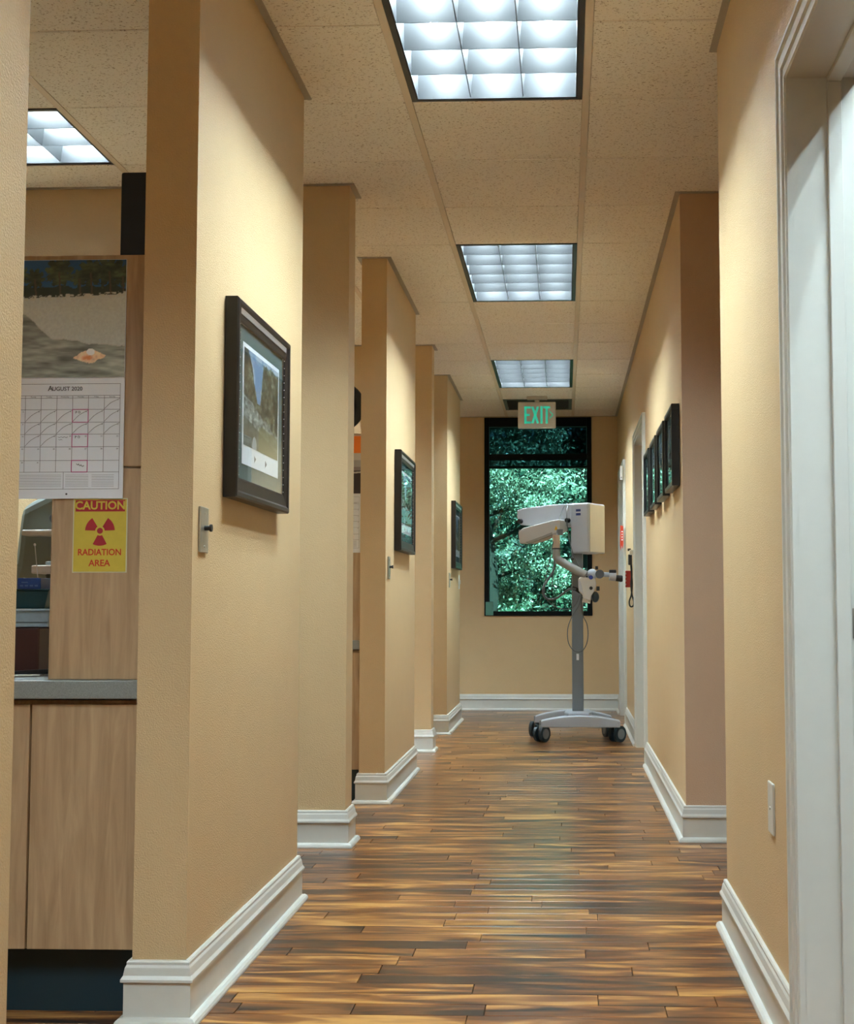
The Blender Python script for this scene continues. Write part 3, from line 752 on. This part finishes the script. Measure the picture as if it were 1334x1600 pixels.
def calendar(yf, xr, label, paint, month):
    w, ph, pg = .290, .290, .293; x0 = xr-w; zt = 1.804; zm = zt-ph
    r = empty('wall_calendar', (xr-w/2, yf, zm)); tag(r, label, 'calendar', 'calendars hanging on the upper cabinets')
    s_ = MB().box(x0, xr, yf-.002, yf, zm, zt).build('picture_sheet', M['paper'], r)
    picture('printed_photo', (x0+.001, yf-.002, zm+.001), (1, 0, 0), (0, 0, 1), w-.002, ph-.002, 190, 180, paint, M['print'], s_, (0, -1, 0))
    p = MB().box(x0-.001, xr, yf-.003, yf, zm-pg, zm-.001).build('month_page', M['paper'], r)
    text(month[0], .0175, (x0+w/2-.036, yf-.0034, zm-.0262), M['ink'], 'month_title', p, ext=.0002, bold=.0002)
    text(month[1:], .0135, (x0+w/2+.0055, yf-.0034, zm-.0272), M['ink'], 'month_title', p, ext=.0002, bold=.0002)
    gx0, gx1 = x0+.010, xr-.010; cwid = (gx1-gx0)/7; rows_ = [zm-.0495, zm-.0775, zm-.1085, zm-.1375, zm-.168, zm-.201, zm-.229]
    mb = MB(); t = .0004; yy = yf-.0034
    def hl(xa, xb, z, tt=t): mb.box(xa, xb, yy, yy+.0003, z-tt, z+tt)
    def vl(x, za, zb_, tt=t): mb.box(x-tt, x+tt, yy, yy+.0003, za, zb_)
    hl(gx0, gx1, zm-.0435)
    for z in rows_: hl(gx0, gx1, z)
    for i in range(8): vl(gx0+i*cwid, rows_[-1], zm-.0435)
    hl(gx0, gx1, zm-.015); hl(gx0, gx1, zm-.270); vl(gx0, zm-.27, zm-.015); vl(gx1, zm-.27, zm-.015)
    for i in range(8):
        z = zm-.236-i*.0039; hl(gx0+.004, gx0+.130, z, .00025); hl(gx0+.140, gx0+.196, z, .00025); hl(gx0+.204, gx0+.258, z, .00025)
    vl(gx0+.135, zm-.27, zm-.229)
    mb.build('printed_grid', M['ink'], p)
    for i, dname in enumerate(('Sunday', 'Monday', 'Tuesday', 'Wednesday', 'Thursday', 'Friday', 'Saturday')):
        text(dname, .0042, (gx0+(i+.5)*cwid, yy, zm-.0466), M['ink'], 'weekday_name', p, ext=.0001)
    day = 1
    for rr in range(6):
        for i in range(7):
            if (rr == 0 and i < 6) or day > 31: continue
            text(str(day), .0050, (gx0+(i+1)*cwid-.005, yy, rows_[rr]-.0050), M['ink'], 'day_number', p, ext=.0001); day += 1
    return r, p, gx0, cwid, rows_, yy
cr, page, gx0, cwid, rw, yy = calendar(3.149, -1.0595, 'wall calendar with beach and seashell photo open at August 2020', paint_beach, 'AUGUST 2020')
mb = MB(); rnd = random.Random(4)
for rr, cols_ in ((0, (6,)), (1, (1, 2, 3, 4, 5, 6)), (2, (1, 2, 3, 4, 5, 6)), (3, (1, 2))):
    for i in cols_:
        xa, xb, za, zb_ = gx0+i*cwid+.001, gx0+(i+1)*cwid-.001, rw[rr+1]+.002, rw[rr]-.002
        mb.tube([(xa, yy, za), ((xa+xb)/2-.003, yy, (za+zb_)/2+.002), (xb, yy, zb_)], .0004, n=4, sub=3)
mb.tube([(gx0+3*cwid+.004+i*.004, yy, rw[3]-.006-.002*(i % 2)) for i in range(7)], .00045, n=4, sub=2)
mb.tube([(gx0+3*cwid+.006+i*.003, yy, rw[3]-.012-.002*(i % 2)) for i in range(4)], .00045, n=4, sub=2)
for rr in (1, 3):
    mb.tube([(gx0+4*cwid+.008, yy, rw[rr]-.010), (gx0+4*cwid+.008, yy, rw[rr]-.004), (gx0+4*cwid+.011, yy, rw[rr]-.006), (gx0+4*cwid+.008, yy, rw[rr]-.007)], .0005, n=4, sub=3)
    mb.tube([(gx0+4*cwid+.016, yy, rw[rr]-.004), (gx0+4*cwid+.014, yy, rw[rr]-.007), (gx0+4*cwid+.017, yy, rw[rr]-.009), (gx0+4*cwid+.019, yy, rw[rr]-.006), (gx0+4*cwid+.016, yy, rw[rr]-.004)], .0005, n=4, sub=3)
for i in range(3): mb.tube([(gx0+4*cwid+.012+i*.006+k*.003, yy, rw[5]-.008-.003*(k % 2)-i*.002) for k in range(3)], .0007, n=4, sub=2)
mb.build('pen_marks', M['ink'], page)['kind'] = 'stuff'
t = .0009
for rr in (1, 3, 5):
    mb = MB(); xa, xb, za, zb_ = gx0+4*cwid, gx0+5*cwid, rw[rr+1], rw[rr]
    for b in ((xa, xb, za-t, za+t), (xa, xb, zb_-t, zb_+t), (xa-t, xa+t, za, zb_), (xb-t, xb+t, za, zb_)): mb.box(b[0], b[1], yy-.0003, yy, b[2], b[3])
    mb.build('pink_day_box', M['pink_ink'], page)
MB().cyl((-1.196, yy+.001, 1.232), (-1.196, yy-.0002, 1.232), .0024, n=12).build('punch_hole', M['ink'], page)
calendar(6.559, -1.0085, 'calendar with orange and purple landscape, seen as a sliver between the second and third piers', paint_canyon, 'AUGUST 2020')

# radiation sign
sy = 3.152
r = empty('radiation_sign', (-1.114, sy, 1.043)); tag(r, 'yellow CAUTION RADIATION AREA sign with magenta trefoil on the maple panel', 'sign')
MB().box(-1.180, -1.048, sy-.0015, sy, 1.043, 1.222, 0).build('sign_border', M['sign_white'], r)
MB().box(-1.1775, -1.0505, sy-.0019, sy-.0015, 1.0455, 1.2195, 0).build('sign_panel', M['sign_yel'], r)
MB().box(-1.174, -1.054, sy-.0024, sy-.0019, 1.190, 1.2175, 0).build('title_band', M['sign_red'], r)
text('CAUTION', .0275, (-1.114, sy-.003, 1.2036), M['sign_yel'], 'title_text', r, sx=.98, bold=.0007, ext=.0002)
rd = mat('sign_letter_red', (.55, .04, .012), .5)
text('RADIATION', .0215, (-1.114, sy-.0024, 1.0915), rd, 'word_radiation', r, sx=.92, bold=.0004, ext=.0002)
text('AREA', .0215, (-1.114, sy-.0024, 1.0655), rd, 'word_area', r, sx=.98, bold=.0004, ext=.0002)
mb = MB(); cx, cz = -1.114, 1.1435
for a0 in (-90, 30, 150):
    vs = []; n = 10
    for rr in (.0115, .036):
        for i in range(n+1):
            a = math.radians(a0-28+56*i/n); vs.append((cx+math.cos(a)*rr, sy-.0024, cz+math.sin(a)*rr))
    vs += [(x, sy-.0019, z) for x, _, z in vs]; m_ = 2*(n+1)
    mb.add(vs, [(i, i+1, n+2+i, n+1+i) for i in range(n)]+[(m_+i, m_+n+1+i, m_+n+2+i, m_+i+1) for i in range(n)])
mb.cyl((cx, sy-.0019, cz), (cx, sy-.0024, cz), .0072)
mb.build('trefoil', M['sign_red'], r)

bb = empty('black_case', (-1.055, 3.25, 1.8185)); tag(bb, 'black upright case standing on top of the upper cabinet', 'case')
MB().box(-1.093, -1.009, 3.19, 3.40, 1.8185, 2.035, .006).build('shell', M['rubber'], bb)
MB().box(-1.089, -1.013, 3.188, 3.190, 1.825, 2.029, .0005).build('front_grille', M['black'], bb)
# round ring and wheel on second cabinet
rg = empty('round_plaque', (-1.10, 6.58, 1.83)); tag(rg, 'round black rimmed tan disc standing on the second upper cabinet', 'plaque')
MB().lathe([(.085, -.006), (.115, -.008), (.125, 0), (.115, .010), (.085, .008), (.085, -.006)], (-1.125, 6.60, 1.956), 'Y', 40).build('rim', M['rubber'], rg)
MB().cyl((-1.125, 6.597, 1.956), (-1.125, 6.603, 1.956), .088, n=40).build('disc', M['tan_disc'], rg)

# ------------------------------------------------------------------ things on the counter, seen through the gap
CT = .788
b = MB().box(-1.62, -1.372, 3.44, 3.60, CT+.0005, .908, .004).build('organizer_box', M['brown_box']); tag(b, 'dark red brown plastic box standing on the countertop', 'box')
r = empty('tray_stack', (-1.5, 3.5, .909)); tag(r, 'frosted clear plastic tray lying on the dark red box', 'tray')
MB().box(-1.64, -1.347, 3.435, 3.62, .9085, .922, .003).build('tray_base', M['tray'], r)
MB().sweep([(-1.64, 3.43), (-1.345, 3.43), (-1.345, 3.62), (-1.64, 3.62)], [(0, .922), (.004, .922), (.0, .953), (-.012, .955), (-.012, .951), (-.004, .950)], ID, True).build('tray_rim', M['tray'], r)
MB().box(-1.63, -1.365, 3.44, 3.61, .9225, .944, .003).build('tray_contents', M['tray'], r)
b = MB().prism([(-1.62, .9565), (-1.362, .9565), (-1.352, 1.004), (-1.63, 1.004)], (0, 3.445, 0), (1, 0, 0), (0, 0, 1), (0, .15, 0), .002).build('storage_bin', M['teal_bin']); tag(b, 'dark teal bin stacked on the frosted tray', 'bin')
b = MB().box(-1.64, -1.330, 3.44, 3.60, 1.0045, 1.0075, .001).build('glass_lid', M['teal_bin']); tag(b, 'thin dark lid over the teal bin', 'lid')
r = empty('blue_box', (-1.41, 3.5, 1.008)); tag(r, 'small blue carton on top of the teal bin', 'carton')
MB().box(-1.435, -1.373, 3.446, 3.52, 1.008, 1.037, .001).build('carton', M['blue_box'], r)
mb = MB()
for i in range(4): mb.box(-1.428+i*.013, -1.420+i*.013, 3.4452, 3.4460, 1.0145, 1.0185)
mb.box(-1.424, -1.408, 3.4452, 3.446, 1.024, 1.027)
mb.build('printed_lines', mat('pale_blue_ink', (.08, .15, .35), .5), r)
r = empty('cotton_swab', (-1.400, 3.49, 1.037)); tag(r, 'white stick with round tip standing up from the blue carton', 'swab')
MB().cyl((-1.399, 3.49, 1.0375), (-1.4085, 3.49, 1.122), .0013, n=8).build('stick', M['paper'], r)
MB().ball((-1.409, 3.49, 1.126), .0032, sc=(1, 1, 1.3), seg=10).build('tip', M['paper'], r)
r = empty('paper_stack', (-1.39, 3.65, CT)); tag(r, 'stack of white trays and papers behind the dark red box', 'papers')
for i, (z, h) in enumerate(((.7885, .055), (.8445, .026), (.8715, .030), (.9025, .020), (.9235, .018))):
    MB().box(-1.60+i*.002, -1.335-.002*i, 3.64, 3.71, z, z+h-.002, .002).build('paper_tray', M['paper'], r)
r = empty('hand_tool', (-1.38, 3.3, CT)); tag(r, 'dark metal instrument lying on the countertop before the red box', 'tool')
MB().tube([(-1.50, 3.20, CT+.006), (-1.42, 3.26, CT+.007), (-1.34, 3.34, CT+.009), (-1.26, 3.40, CT+.010)], lambda t: .0035+.004*t, n=10).build('handle', M['black'], r)
MB().tube([(-1.44, 3.19, CT+.004), (-1.38, 3.24, CT+.004), (-1.30, 3.27, CT+.004)], .003, n=8).build('tip', M['steel'], r)
# dental unit and chair in the room beyond
r = empty('instrument_tray', (-1.55, 4.0, .9)); tag(r, 'white dental instrument tray on an arm with dark hoses', 'instrument tray')
MB().box(-1.605, -1.30, 3.95, 4.20, 1.060, 1.085, .004).build('tray', M['cream_paint'], r)
MB().box(-1.575, -1.32, 3.98, 4.16, 1.085, 1.098, .004).build('holder_pad', M['tray'], r)
for i, x in enumerate((-1.580, -1.545)):
    MB().tube([(x, 4.02, 1.06), (x+.010, 4.02, 1.03), (x+.012, 4.02, 1.0), (x-.01, 4.02, .965), (x-.045, 4.02, .95)], .0085, n=10).build('hose', M['hose'], r)
MB().box(-1.36, -1.32, 4.05, 4.10, 0.0, 1.06, .005).build('support_post', M['cream_paint'], r)
r = empty('dental_chair', (-2.1, 4.5, 0)); tag(r, 'grey green dental chair back seen through the gap below the calendar', 'dental chair')
mb = MB().prism([(-2.10, .60), (-1.92, .62), (-1.70, .86), (-1.60, 1.10), (-1.60, 1.28), (-1.72, 1.36), (-1.84, 1.30), (-1.86, 1.10), (-1.92, .92), (-2.10, .78)], (0, 4.42, 0), (1, 0, 0), (0, 0, 1), (0, .46, 0), .035, seg=3)
mb.build('backrest', M['chair_up'], r)
MB().prism([(-2.9, .52), (-2.05, .55), (-1.95, .62), (-2.05, .70), (-2.9, .64)], (0, 4.40, 0), (1, 0, 0), (0, 0, 1), (0, .5, 0), .03, seg=3).build('seat', M['chair_up'], r)
MB().rbox((-1.745, 4.60, 1.34), (.13, .22, .12), Matrix.Rotation(-.9, 3, 'Y'), .03, seg=3).build('headrest', M['cream_paint'], r)
MB().cyl((-1.70, 4.38, 1.25), (-1.66, 4.55, 1.36), .022).build('headrest_bracket', M['rubber'], r)
MB().box(-1.80, -1.55, 4.34, 4.41, 1.195, 1.215, .006).build('armrest', M['cream_paint'], r)
MB().lathe([(.25, 0), (.25, .03), (.10, .06), (.09, .52)], (-2.3, 4.65, 0)).build('chair_base', M['cream_paint'], r)

# ------------------------------------------------------------------ surgical microscope on its stand
# drawn on a grid of 4.62 mm units: u = units right of the column axis, z = units above the floor
MX, MY, Q = .090, 9.65, .00462
def mp_(u, v, y=0.0): return (MX+(u-903)*Q, MY+y, (1153.5-v)*Q)
r = empty('surgical_microscope', (MX, MY, 0)); tag(r, 'white surgical microscope on a grey wheeled floor stand before the window', 'microscope')
MB().prism([(-.036, -.030), (.036, -.030), (.041, -.018), (.041, .018), (.036, .030), (-.036, .030), (-.041, .018), (-.041, -.018)], (MX, MY, .19), (1, 0, 0), (0, 1, 0), (0, 0, 1.16)).build('column', M['col_grey'], r)
mb = MB()
def beam(mb, x0, x1, y0, y1, ze, zc, zb_=.104):
    n = 14; top = [(x0+(x1-x0)*i/n, ze+(zc-ze)*(1-((2*i/n)-1)**2)) for i in range(n+1)]
    poly = [(x0, zb_), (x1, zb_)]+top[::-1]
    mb.prism(poly, (0, y0, 0), (1, 0, 0), (0, 0, 1), (0, y1-y0, 0), .006)
beam(mb, MX-.262, MX+.292, MY-.27, MY-.15, .148, .183)
beam(mb, MX-.31, MX+.245, MY+.10, MY+.20, .150, .196)
mb.prism([(-.075, -.20), (.075, -.20), (.10, -.12), (.085, .15), (-.085, .15), (-.10, -.12)], (MX, MY, .115), (1, 0, 0), (0, 1, 0), (0, 0, .085), .008)
mb.build('stand_base', M['lt_blue'], r)
for cx_, cy_, ang in ((MX-.258, MY-.215, -.62), (MX+.272, MY-.215, -.75), (MX-.305, MY+.15, -.35), (MX+.225, MY+.15, .3)):
    R_ = Matrix.Rotation(ang+math.pi/2, 3, 'Z'); ax = R_ @ Vector((0, 1, 0)); wc = Vector((cx_, cy_, .0565))
    c = MB().cyl((cx_, cy_, .085), (cx_, cy_, .15), .016).rbox(wc+Vector((0, 0, .022)), (.05, .024, .075), R_, .011).build('caster', M['hub'], r)
    for sgn in (-1, 1):
        p0 = wc+ax*(sgn*.014); p1 = wc+ax*(sgn*.036)
        w_ = MB(); w_.cyl(p0, p1, .0565, n=28); w_.build('wheel', M['tyre'], c)
        h_ = MB(); h_.cyl(p1, p1+ax*(sgn*.003), .036, n=24); h_.build('hub_cap', M['hub'], c)
# head housing: corner towards the viewer
a30 = math.radians(30); dl = Vector((-math.cos(a30), math.sin(a30), 0)); dr = Vector((math.sin(a30), math.cos(a30), 0))
C0 = Vector((MX+.079, MY-.13, 0))
MB().prism([(0, 0), (.147, 0), (.147, .255), (0, .255)], C0+Vector((0, 0, 1.328)), dl, dr, (0, 0, .362), .012, seg=3).build('counterweight_housing', M['grey_paint'], r)
rc = MB().prism([(-.004, .02), (.004, .02), (.004, .235), (-.004, .235)], C0+Vector((0, 0, 1.338)), dl, dr, (0, 0, .342), .002).build('housing_cover', M['cream_paint'], r)
arm = MB().prism([(.140, 1.530), (.140, 1.688), (.30, 1.690), (.56, 1.672), (.612, 1.660), (.612, 1.600), (.585, 1.548), (.30, 1.522)], C0+dr*.015, dl, (0, 0, 1), dr*.12, .008).build('upper_arm', M['grey_paint'], r)
lg = empty('logo_plate', C0+dl*.080); lg.parent = r; lg.location = (C0+dl*.080-dr*.0015+Vector((0, 0, 1.600))) - Vector((MX, MY, 0))
def lface(x0, x1, z0, z1, m, name, dep=.0016):
    return MB().prism([(x0, z0), (x1, z0), (x1, z1), (x0, z1)], C0-dr*dep, dl, (0, 0, 1), dr*dep).build(name, m, lg)
lface(.062, .100, 1.600, 1.6175, M['navy'], 'lower_blue_bar'); lface(.062, .100, 1.628, 1.6455, M['navy'], 'upper_blue_bar')
lface(.062, .100, 1.6175, 1.628, mat('logo_white', (.55, .6, .68), .4), 'white_band', .0012)
def knob(p, d, rr, l, name='knob', m='rubber', par=None):
    p, d = Vector(p), Vector(d).normalized(); return MB().cyl(p, p+d*l, rr, rr*.92, n=20).build(name, M[m], par or r)
knob(C0+dl*.575+dr*.013+Vector((0, 0, 1.575)), -dr, .018, .03); knob(C0+dl*.170+dr*.013+Vector((0, 0, 1.568)), -dr, .017, .028)
# lower spring arm
A = math.radians(33); dlo = Vector((math.cos(A), -math.sin(A), 0)); dn_ = Vector((math.sin(A), math.cos(A), 0)); k = 1/math.cos(A)
poly = [((u-813)*Q*k, (1153.5-v)*Q) for u, v in ((813, 830), (821, 824), (845, 819), (867, 814), (879.5, 813), (881, 817), (880, 831), (869, 836), (848, 844), (830, 848.5), (815, 848.5))]
o0 = Vector((MX-.416, MY+.15, 0))
MB().prism(poly, o0-dn_*.03, dlo, (0, 0, 1), dn_*.10, .006, seg=2).build('lower_arm', mat('arm_grey', (.50, .49, .47), .4), r)
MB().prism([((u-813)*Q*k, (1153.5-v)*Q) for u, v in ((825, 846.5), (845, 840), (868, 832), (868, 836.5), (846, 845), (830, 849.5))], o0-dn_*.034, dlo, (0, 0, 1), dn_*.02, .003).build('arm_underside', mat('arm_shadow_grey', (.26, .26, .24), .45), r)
MB().cyl(mp_(816, 826, .19), mp_(816, 838, .19), .028).build('arm_pivot', M['col_grey'], r)
pe = o0+dlo*(62*Q*k)-dn_*.0405
MB().prism([(-.015, 0), (.015, 0), (0, .032)], pe+Vector((0, 0, (1153.5-829.5)*Q)), dlo, (0, 0, 1), dn_*.003).build('warning_triangle', M['yellow'], r)
yt = -.105
MB().cyl(mp_(876, 838, yt), mp_(876, 829, yt), .024).build('swivel_joint', M['col_grey'], r)
MB().cyl(mp_(870.5, 858, yt), mp_(870.5, 838, yt), .026).build('drop_tube', mat('tube_cream_orange', (.62, .52, .42), .4), r)
MB().cyl(mp_(870.5, 860, yt), mp_(870.5, 858, yt), .027).build('tube_ring', M['rubber'], r)
MB().tube([mp_(870.5, 860, yt), mp_(870.5, 867, yt), mp_(872, 875, yt-.005), mp_(881, 881, yt-.02), mp_(898, 891, yt-.05), mp_(916, 901, yt-.07)], lambda t: .0275+.004*t, n=20).build('elbow_arm', mat('elbow_grey', (.30, .30, .29), .4), r)
knob(mp_(893, 877, yt-.05), (1, 0, .8), .012, .022)
# microscope head
yh = -.20
hp = [((u-903)*Q, (1153.5-v)*Q) for u, v in ((904, 906), (907, 903), (918, 904), (930, 906), (932, 915), (928, 926), (924, 932), (923, 940), (911, 936), (911, 931), (904.5, 925))]
MB().prism(hp, (MX, MY+yh, 0), (1, 0, 0), (0, 0, 1), (0, .10, 0), .008, seg=3).build('optics_body', mat('optics_white', (.58, .58, .56), .4), r)
MB().prism([((u-903)*Q, (1153.5-v)*Q) for u, v in ((904.5, 907), (908, 912), (912, 930), (905, 924.5))], (MX, MY+yh-.004, 0), (1, 0, 0), (0, 0, 1), (0, .02, 0), .002).build('body_side_panel', M['grey_paint'], r)
knob(mp_(923.5, 920.5, yh), (0, -1, 0), .0125, .016); knob(mp_(932, 921, yh+.04), (1, 0, 0), .016, .022)
MB().ball(mp_(930, 934, yh+.04), .034, sc=(.85, .9, 1.15)).build('focus_grip', M['tyre'], r)
MB().cyl(mp_(916, 943, yh+.05), mp_(917, 937, yh+.05), .030).build('objective_lens', M['cream_paint'], r)
MB().ball(mp_(925.5, 899, yh+.03), .038).build('tilt_housing', M['lt_blue'], r)
knob(mp_(923.5, 904, yh+.0), (0, -1, 0), .0155, .012, 'blue_knob', 'blue')
MB().cyl(mp_(937, 899, yh-.01), mp_(937, 899, yh+.07), .031, n=28).build('tilt_disc', mat('disc_slate', (.10, .12, .15), .4), r)
knob(mp_(932.5, 892, yh+.03), (0, 0, 1), .011, .024)
MB().cyl(mp_(941, 899.5, yh+.03), mp_(953, 900, yh+.03), .0175).build('binocular_tube', M['lt_blue'], r)
MB().cyl(mp_(952, 902, yh+.0), mp_(962, 903, yh+.0), .030).cyl(mp_(952, 902, yh+.065), mp_(962, 903, yh+.065), .030).build('binocular_body', M['grey_paint'], r)
MB().box(MX+48.5*Q, MX+59*Q, MY+yh-.02, MY+yh+.085, (1153.5-897.5)*Q, (1153.5-892.5)*Q, .004).build('binocular_cap', M['rubber'], r)
for dy in (0, .065): MB().cyl(mp_(962, 905, yh+dy), mp_(970, 906, yh+dy), .022).cyl(mp_(969, 906, yh+dy), mp_(972, 906, yh+dy), .025, .020).build('eyepiece', M['rubber'], r)
MB().tube([mp_(895, 920, yh+.06), mp_(901, 922, yh+.05), mp_(907, 926, yh+.04)], .014).build('cable_gland', M['rubber'], r)
def cable(pts, rr, m='cable'):
    return MB().tube([mp_(u, v, y) for u, v, y in pts], rr*1.2, n=8).build('cable', M[m], r)
cable([(868, 878, -.14), (866, 893, -.14), (858, 906, -.15), (851, 918, -.16), (850, 929, -.16), (857, 937, -.16), (870, 936, -.17), (884, 926, -.18), (893, 921, -.18), (900, 922, -.16)], .0068)
cable([(866, 848, -.13), (861, 872, -.14), (855, 900, -.15), (852, 925, -.14)], .0028)
cable([(863, 925, -.12), (864, 910, -.12), (866, 896, -.12)], .0025)
cable([(851, 925, -.14), (856, 938, -.15), (866, 947, -.16), (878, 952, -.17), (892, 952, -.17), (901, 944, -.17), (906, 932, -.16)], .0024)
cable([(875, 813, -.10), (879, 801, -.06), (884, 791, -.02), (893, 786.5, .02), (903, 787, .03)], .0022)
cable([(889, 789, .0), (887, 800, -.09), (887.5, 822, -.10), (891, 845, -.11), (896, 866, -.13), (903, 882, -.16), (908, 896, -.16)], .0026)
cable([(909, 930, -.10), (906, 945, -.08), (899, 956, -.08), (892, 969, -.08), (887.5, 984, -.08), (888, 1002, -.08), (894, 1014, -.08), (903, 1019, -.08), (911, 1016, -.08), (917, 1005, -.08), (919, 990, -.08), (917, 975, -.08), (912, 964, -.07), (909, 948, -.07), (910, 934, -.08)], .0026)
MB().box(MX-.010, MX+.008, MY-.092, MY-.084, .565, .610, .001).build('cable_tag', M['paper'], r)

# ------------------------------------------------------------------ small things on the far right wall
o = MB().prism([(-.014, .10), (0, .055), (.014, .10), (.014, .245), (-.014, .245)], (XR-.052, 10.64, 1.27), (1, 0, 0), (0, 0, 1), (0, .006, 0))
r = empty('door_tag', (XR-.05, 10.64, 1.37)); tag(r, 'bright red orange flag tag hanging on the farthest door frame', 'tag')
MB().prism([(-.014, .055), (-.009, .0), (.0, .045), (.009, .012), (.014, .06), (.014, .205), (-.010, .205)], (XR-.036, 10.625, 1.385), (1, 0, 0), (0, 0, 1), (0, .006, 0), .0008).build('flag', M['red'], r)
mb = MB()
for i in range(4): mb.box(XR-.038, XR-.028, 10.6225, 10.6248, 1.47+i*.022, 1.478+i*.022)
mb.build('tag_lettering', M['paper'], r)
MB().box(XR-.036, XR-.022, 10.622, 10.640, 1.585, 1.597).build('hook', M['steel'], r)
r = empty('door_sensor', (XR-.03, 10.67, 1.96)); tag(r, 'small white sensor box at the top of the farthest door frame', 'sensor')
MB().box(XR-.045, XR-.022, 10.645, 10.70, 1.955, 2.07, .003).build('case', M['white'], r)
MB().cyl((XR-.034, 10.645, 1.975), (XR-.034, 10.642, 1.975), .004).build('lens', M['rubber'], r)
r = empty('red_box', (XR-.03, 9.70, 1.12)); tag(r, 'dark red wall box behind the eyepieces of the microscope', 'wall box')
MB().box(XR-.050, XR-.001, 9.68, 9.75, 1.085, 1.205, .004).build('case', M['dkred'], r)
for i in range(4): MB().box(XR-.052, XR-.046, 9.672, 9.680, 1.10+i*.026, 1.112+i*.026, .001).build('dial', M['steel'], r)
r = empty('handset_holder', (XR, 9.30, 1.2)); tag(r, 'white wall bracket holding a black handset with a looped cord', 'handset')
MB().box(XR-.040, XR-.001, 9.28, 9.36, 1.305, 1.340, .003).box(XR-.012, XR-.001, 9.28, 9.36, 1.235, 1.335, .003).build('bracket', M['white'], r)
MB().box(XR-.052, XR-.030, 9.285, 9.33, 1.333, 1.350, .003).box(XR-.048, XR-.022, 9.29, 9.33, 1.235, 1.310, .006).build('handset', M['rubber'], r)
MB().tube([(XR-.030, 9.31, 1.24), (XR-.026, 9.31, 1.17), (XR-.022, 9.31, 1.10), (XR-.028, 9.31, 1.03), (XR-.042, 9.31, .985), (XR-.040, 9.31, .955), (XR-.028, 9.31, .945), (XR-.014, 9.31, .955), (XR-.012, 9.31, .985), (XR-.024, 9.31, 1.03), (XR-.030, 9.31, 1.10), (XR-.024, 9.31, 1.17), (XR-.026, 9.31, 1.24)], .0055, n=8).build('cord', M['rubber'], r)

# ------------------------------------------------------------------ outside: ground and trees
g = MB().add([(-60, 12.5, -.6), (60, 12.5, -.6), (60, 80, 1.5), (-60, 80, 1.5)], [(0, 1, 2, 3)]).box(-60, 60, 80, 81, -1, 2)
struct(g.build('ground', M['ground']), 'grass ground outside the window')
def tree(x, y, h, rx, rz, n, leaf, label, seed, shade=0.0):
    rs = np.random.RandomState(seed)
    r = empty('tree', (x, y, -.4)); tag(r, label, 'tree', 'trees outside the window')
    mb = MB(); mb.tube([(x, y, -.5), (x+.1, y, h*.3), (x-.1, y+.1, h*.6), (x, y, h*.95)], lambda t: .16*(1-.8*t), n=10)
    for i in range(16):
        a = rs.rand()*6.28; z = h*(.15+.7*rs.rand()); L = rx*(.5+.4*rs.rand())
        mb.tube([(x, y, z), (x+math.cos(a)*L*.5, y+math.sin(a)*L*.5, z+.2), (x+math.cos(a)*L, y+math.sin(a)*L, z+.55)], lambda t: .035*(1-.8*t), n=6, sub=3)
    mb.build('trunk', M['bark'], r)
    # leaf clusters in clumps
    nc = 110; cd = rs.normal(size=(nc, 3)); cd /= np.linalg.norm(cd, axis=1)[:, None]
    cc = cd*(rs.rand(nc, 1)**.4)*np.array((rx, rx, rz))+np.array((x, y, h*.55)); cr_ = .16+.26*rs.rand(nc)
    idx = rs.randint(0, nc, n); d = rs.normal(size=(n, 3)); d /= np.linalg.norm(d, axis=1)[:, None]
    c = cc[idx]+d*cr_[idx][:, None]*(rs.rand(n, 1)**.45)*np.array((1, 1, .75))
    u_ = rs.normal(size=(n, 3)); u_ /= np.linalg.norm(u_, axis=1)[:, None]
    w_ = np.cross(u_, rs.normal(size=(n, 3))); w_ /= np.linalg.norm(w_, axis=1)[:, None]
    s_ = (leaf*(.6+.8*rs.rand(n)))[:, None]
    V = np.stack((c-u_*s_, c+w_*s_*.42+u_*s_*.1, c+u_*s_, c-w_*s_*.42+u_*s_*.1), 1).reshape(-1, 3)
    me = bpy.data.meshes.new('foliage'); me.vertices.add(n*4); me.vertices.foreach_set('co', V.ravel())
    me.loops.add(n*4); me.loops.foreach_set('vertex_index', np.arange(n*4)); me.polygons.add(n)
    me.polygons.foreach_set('loop_start', np.arange(0, n*4, 4)); me.update(calc_edges=True)
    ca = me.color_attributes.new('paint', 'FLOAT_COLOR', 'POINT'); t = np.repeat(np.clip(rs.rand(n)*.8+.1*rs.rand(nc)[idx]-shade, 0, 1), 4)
    ca.data.foreach_set('color', np.stack((t, t, t, np.ones_like(t)), 1).astype(np.float32).ravel())
    me.materials.append(M['leaf']); me.validate()
    o = bpy.data.objects.new('foliage', me); COL.objects.link(o); o.parent = r; o.location = -Vector((x, y, -.4)); o['kind'] = 'stuff'
tree(-1.05, 16.6, 4.6, 1.3, 2.2, 40000, .028, 'leafy tree filling the left part of the window', 1)
tree(1.75, 17.6, 4.9, 1.3, 2.3, 36000, .028, 'leafy tree behind the microscope housing', 2)
tree(-4.3, 18.0, 5.0, 1.5, 2.5, 12000, .06, 'leafy tree left of the window view', 3)
tree(4.7, 18.0, 5.0, 1.5, 2.5, 12000, .06, 'leafy tree right of the window view', 4)
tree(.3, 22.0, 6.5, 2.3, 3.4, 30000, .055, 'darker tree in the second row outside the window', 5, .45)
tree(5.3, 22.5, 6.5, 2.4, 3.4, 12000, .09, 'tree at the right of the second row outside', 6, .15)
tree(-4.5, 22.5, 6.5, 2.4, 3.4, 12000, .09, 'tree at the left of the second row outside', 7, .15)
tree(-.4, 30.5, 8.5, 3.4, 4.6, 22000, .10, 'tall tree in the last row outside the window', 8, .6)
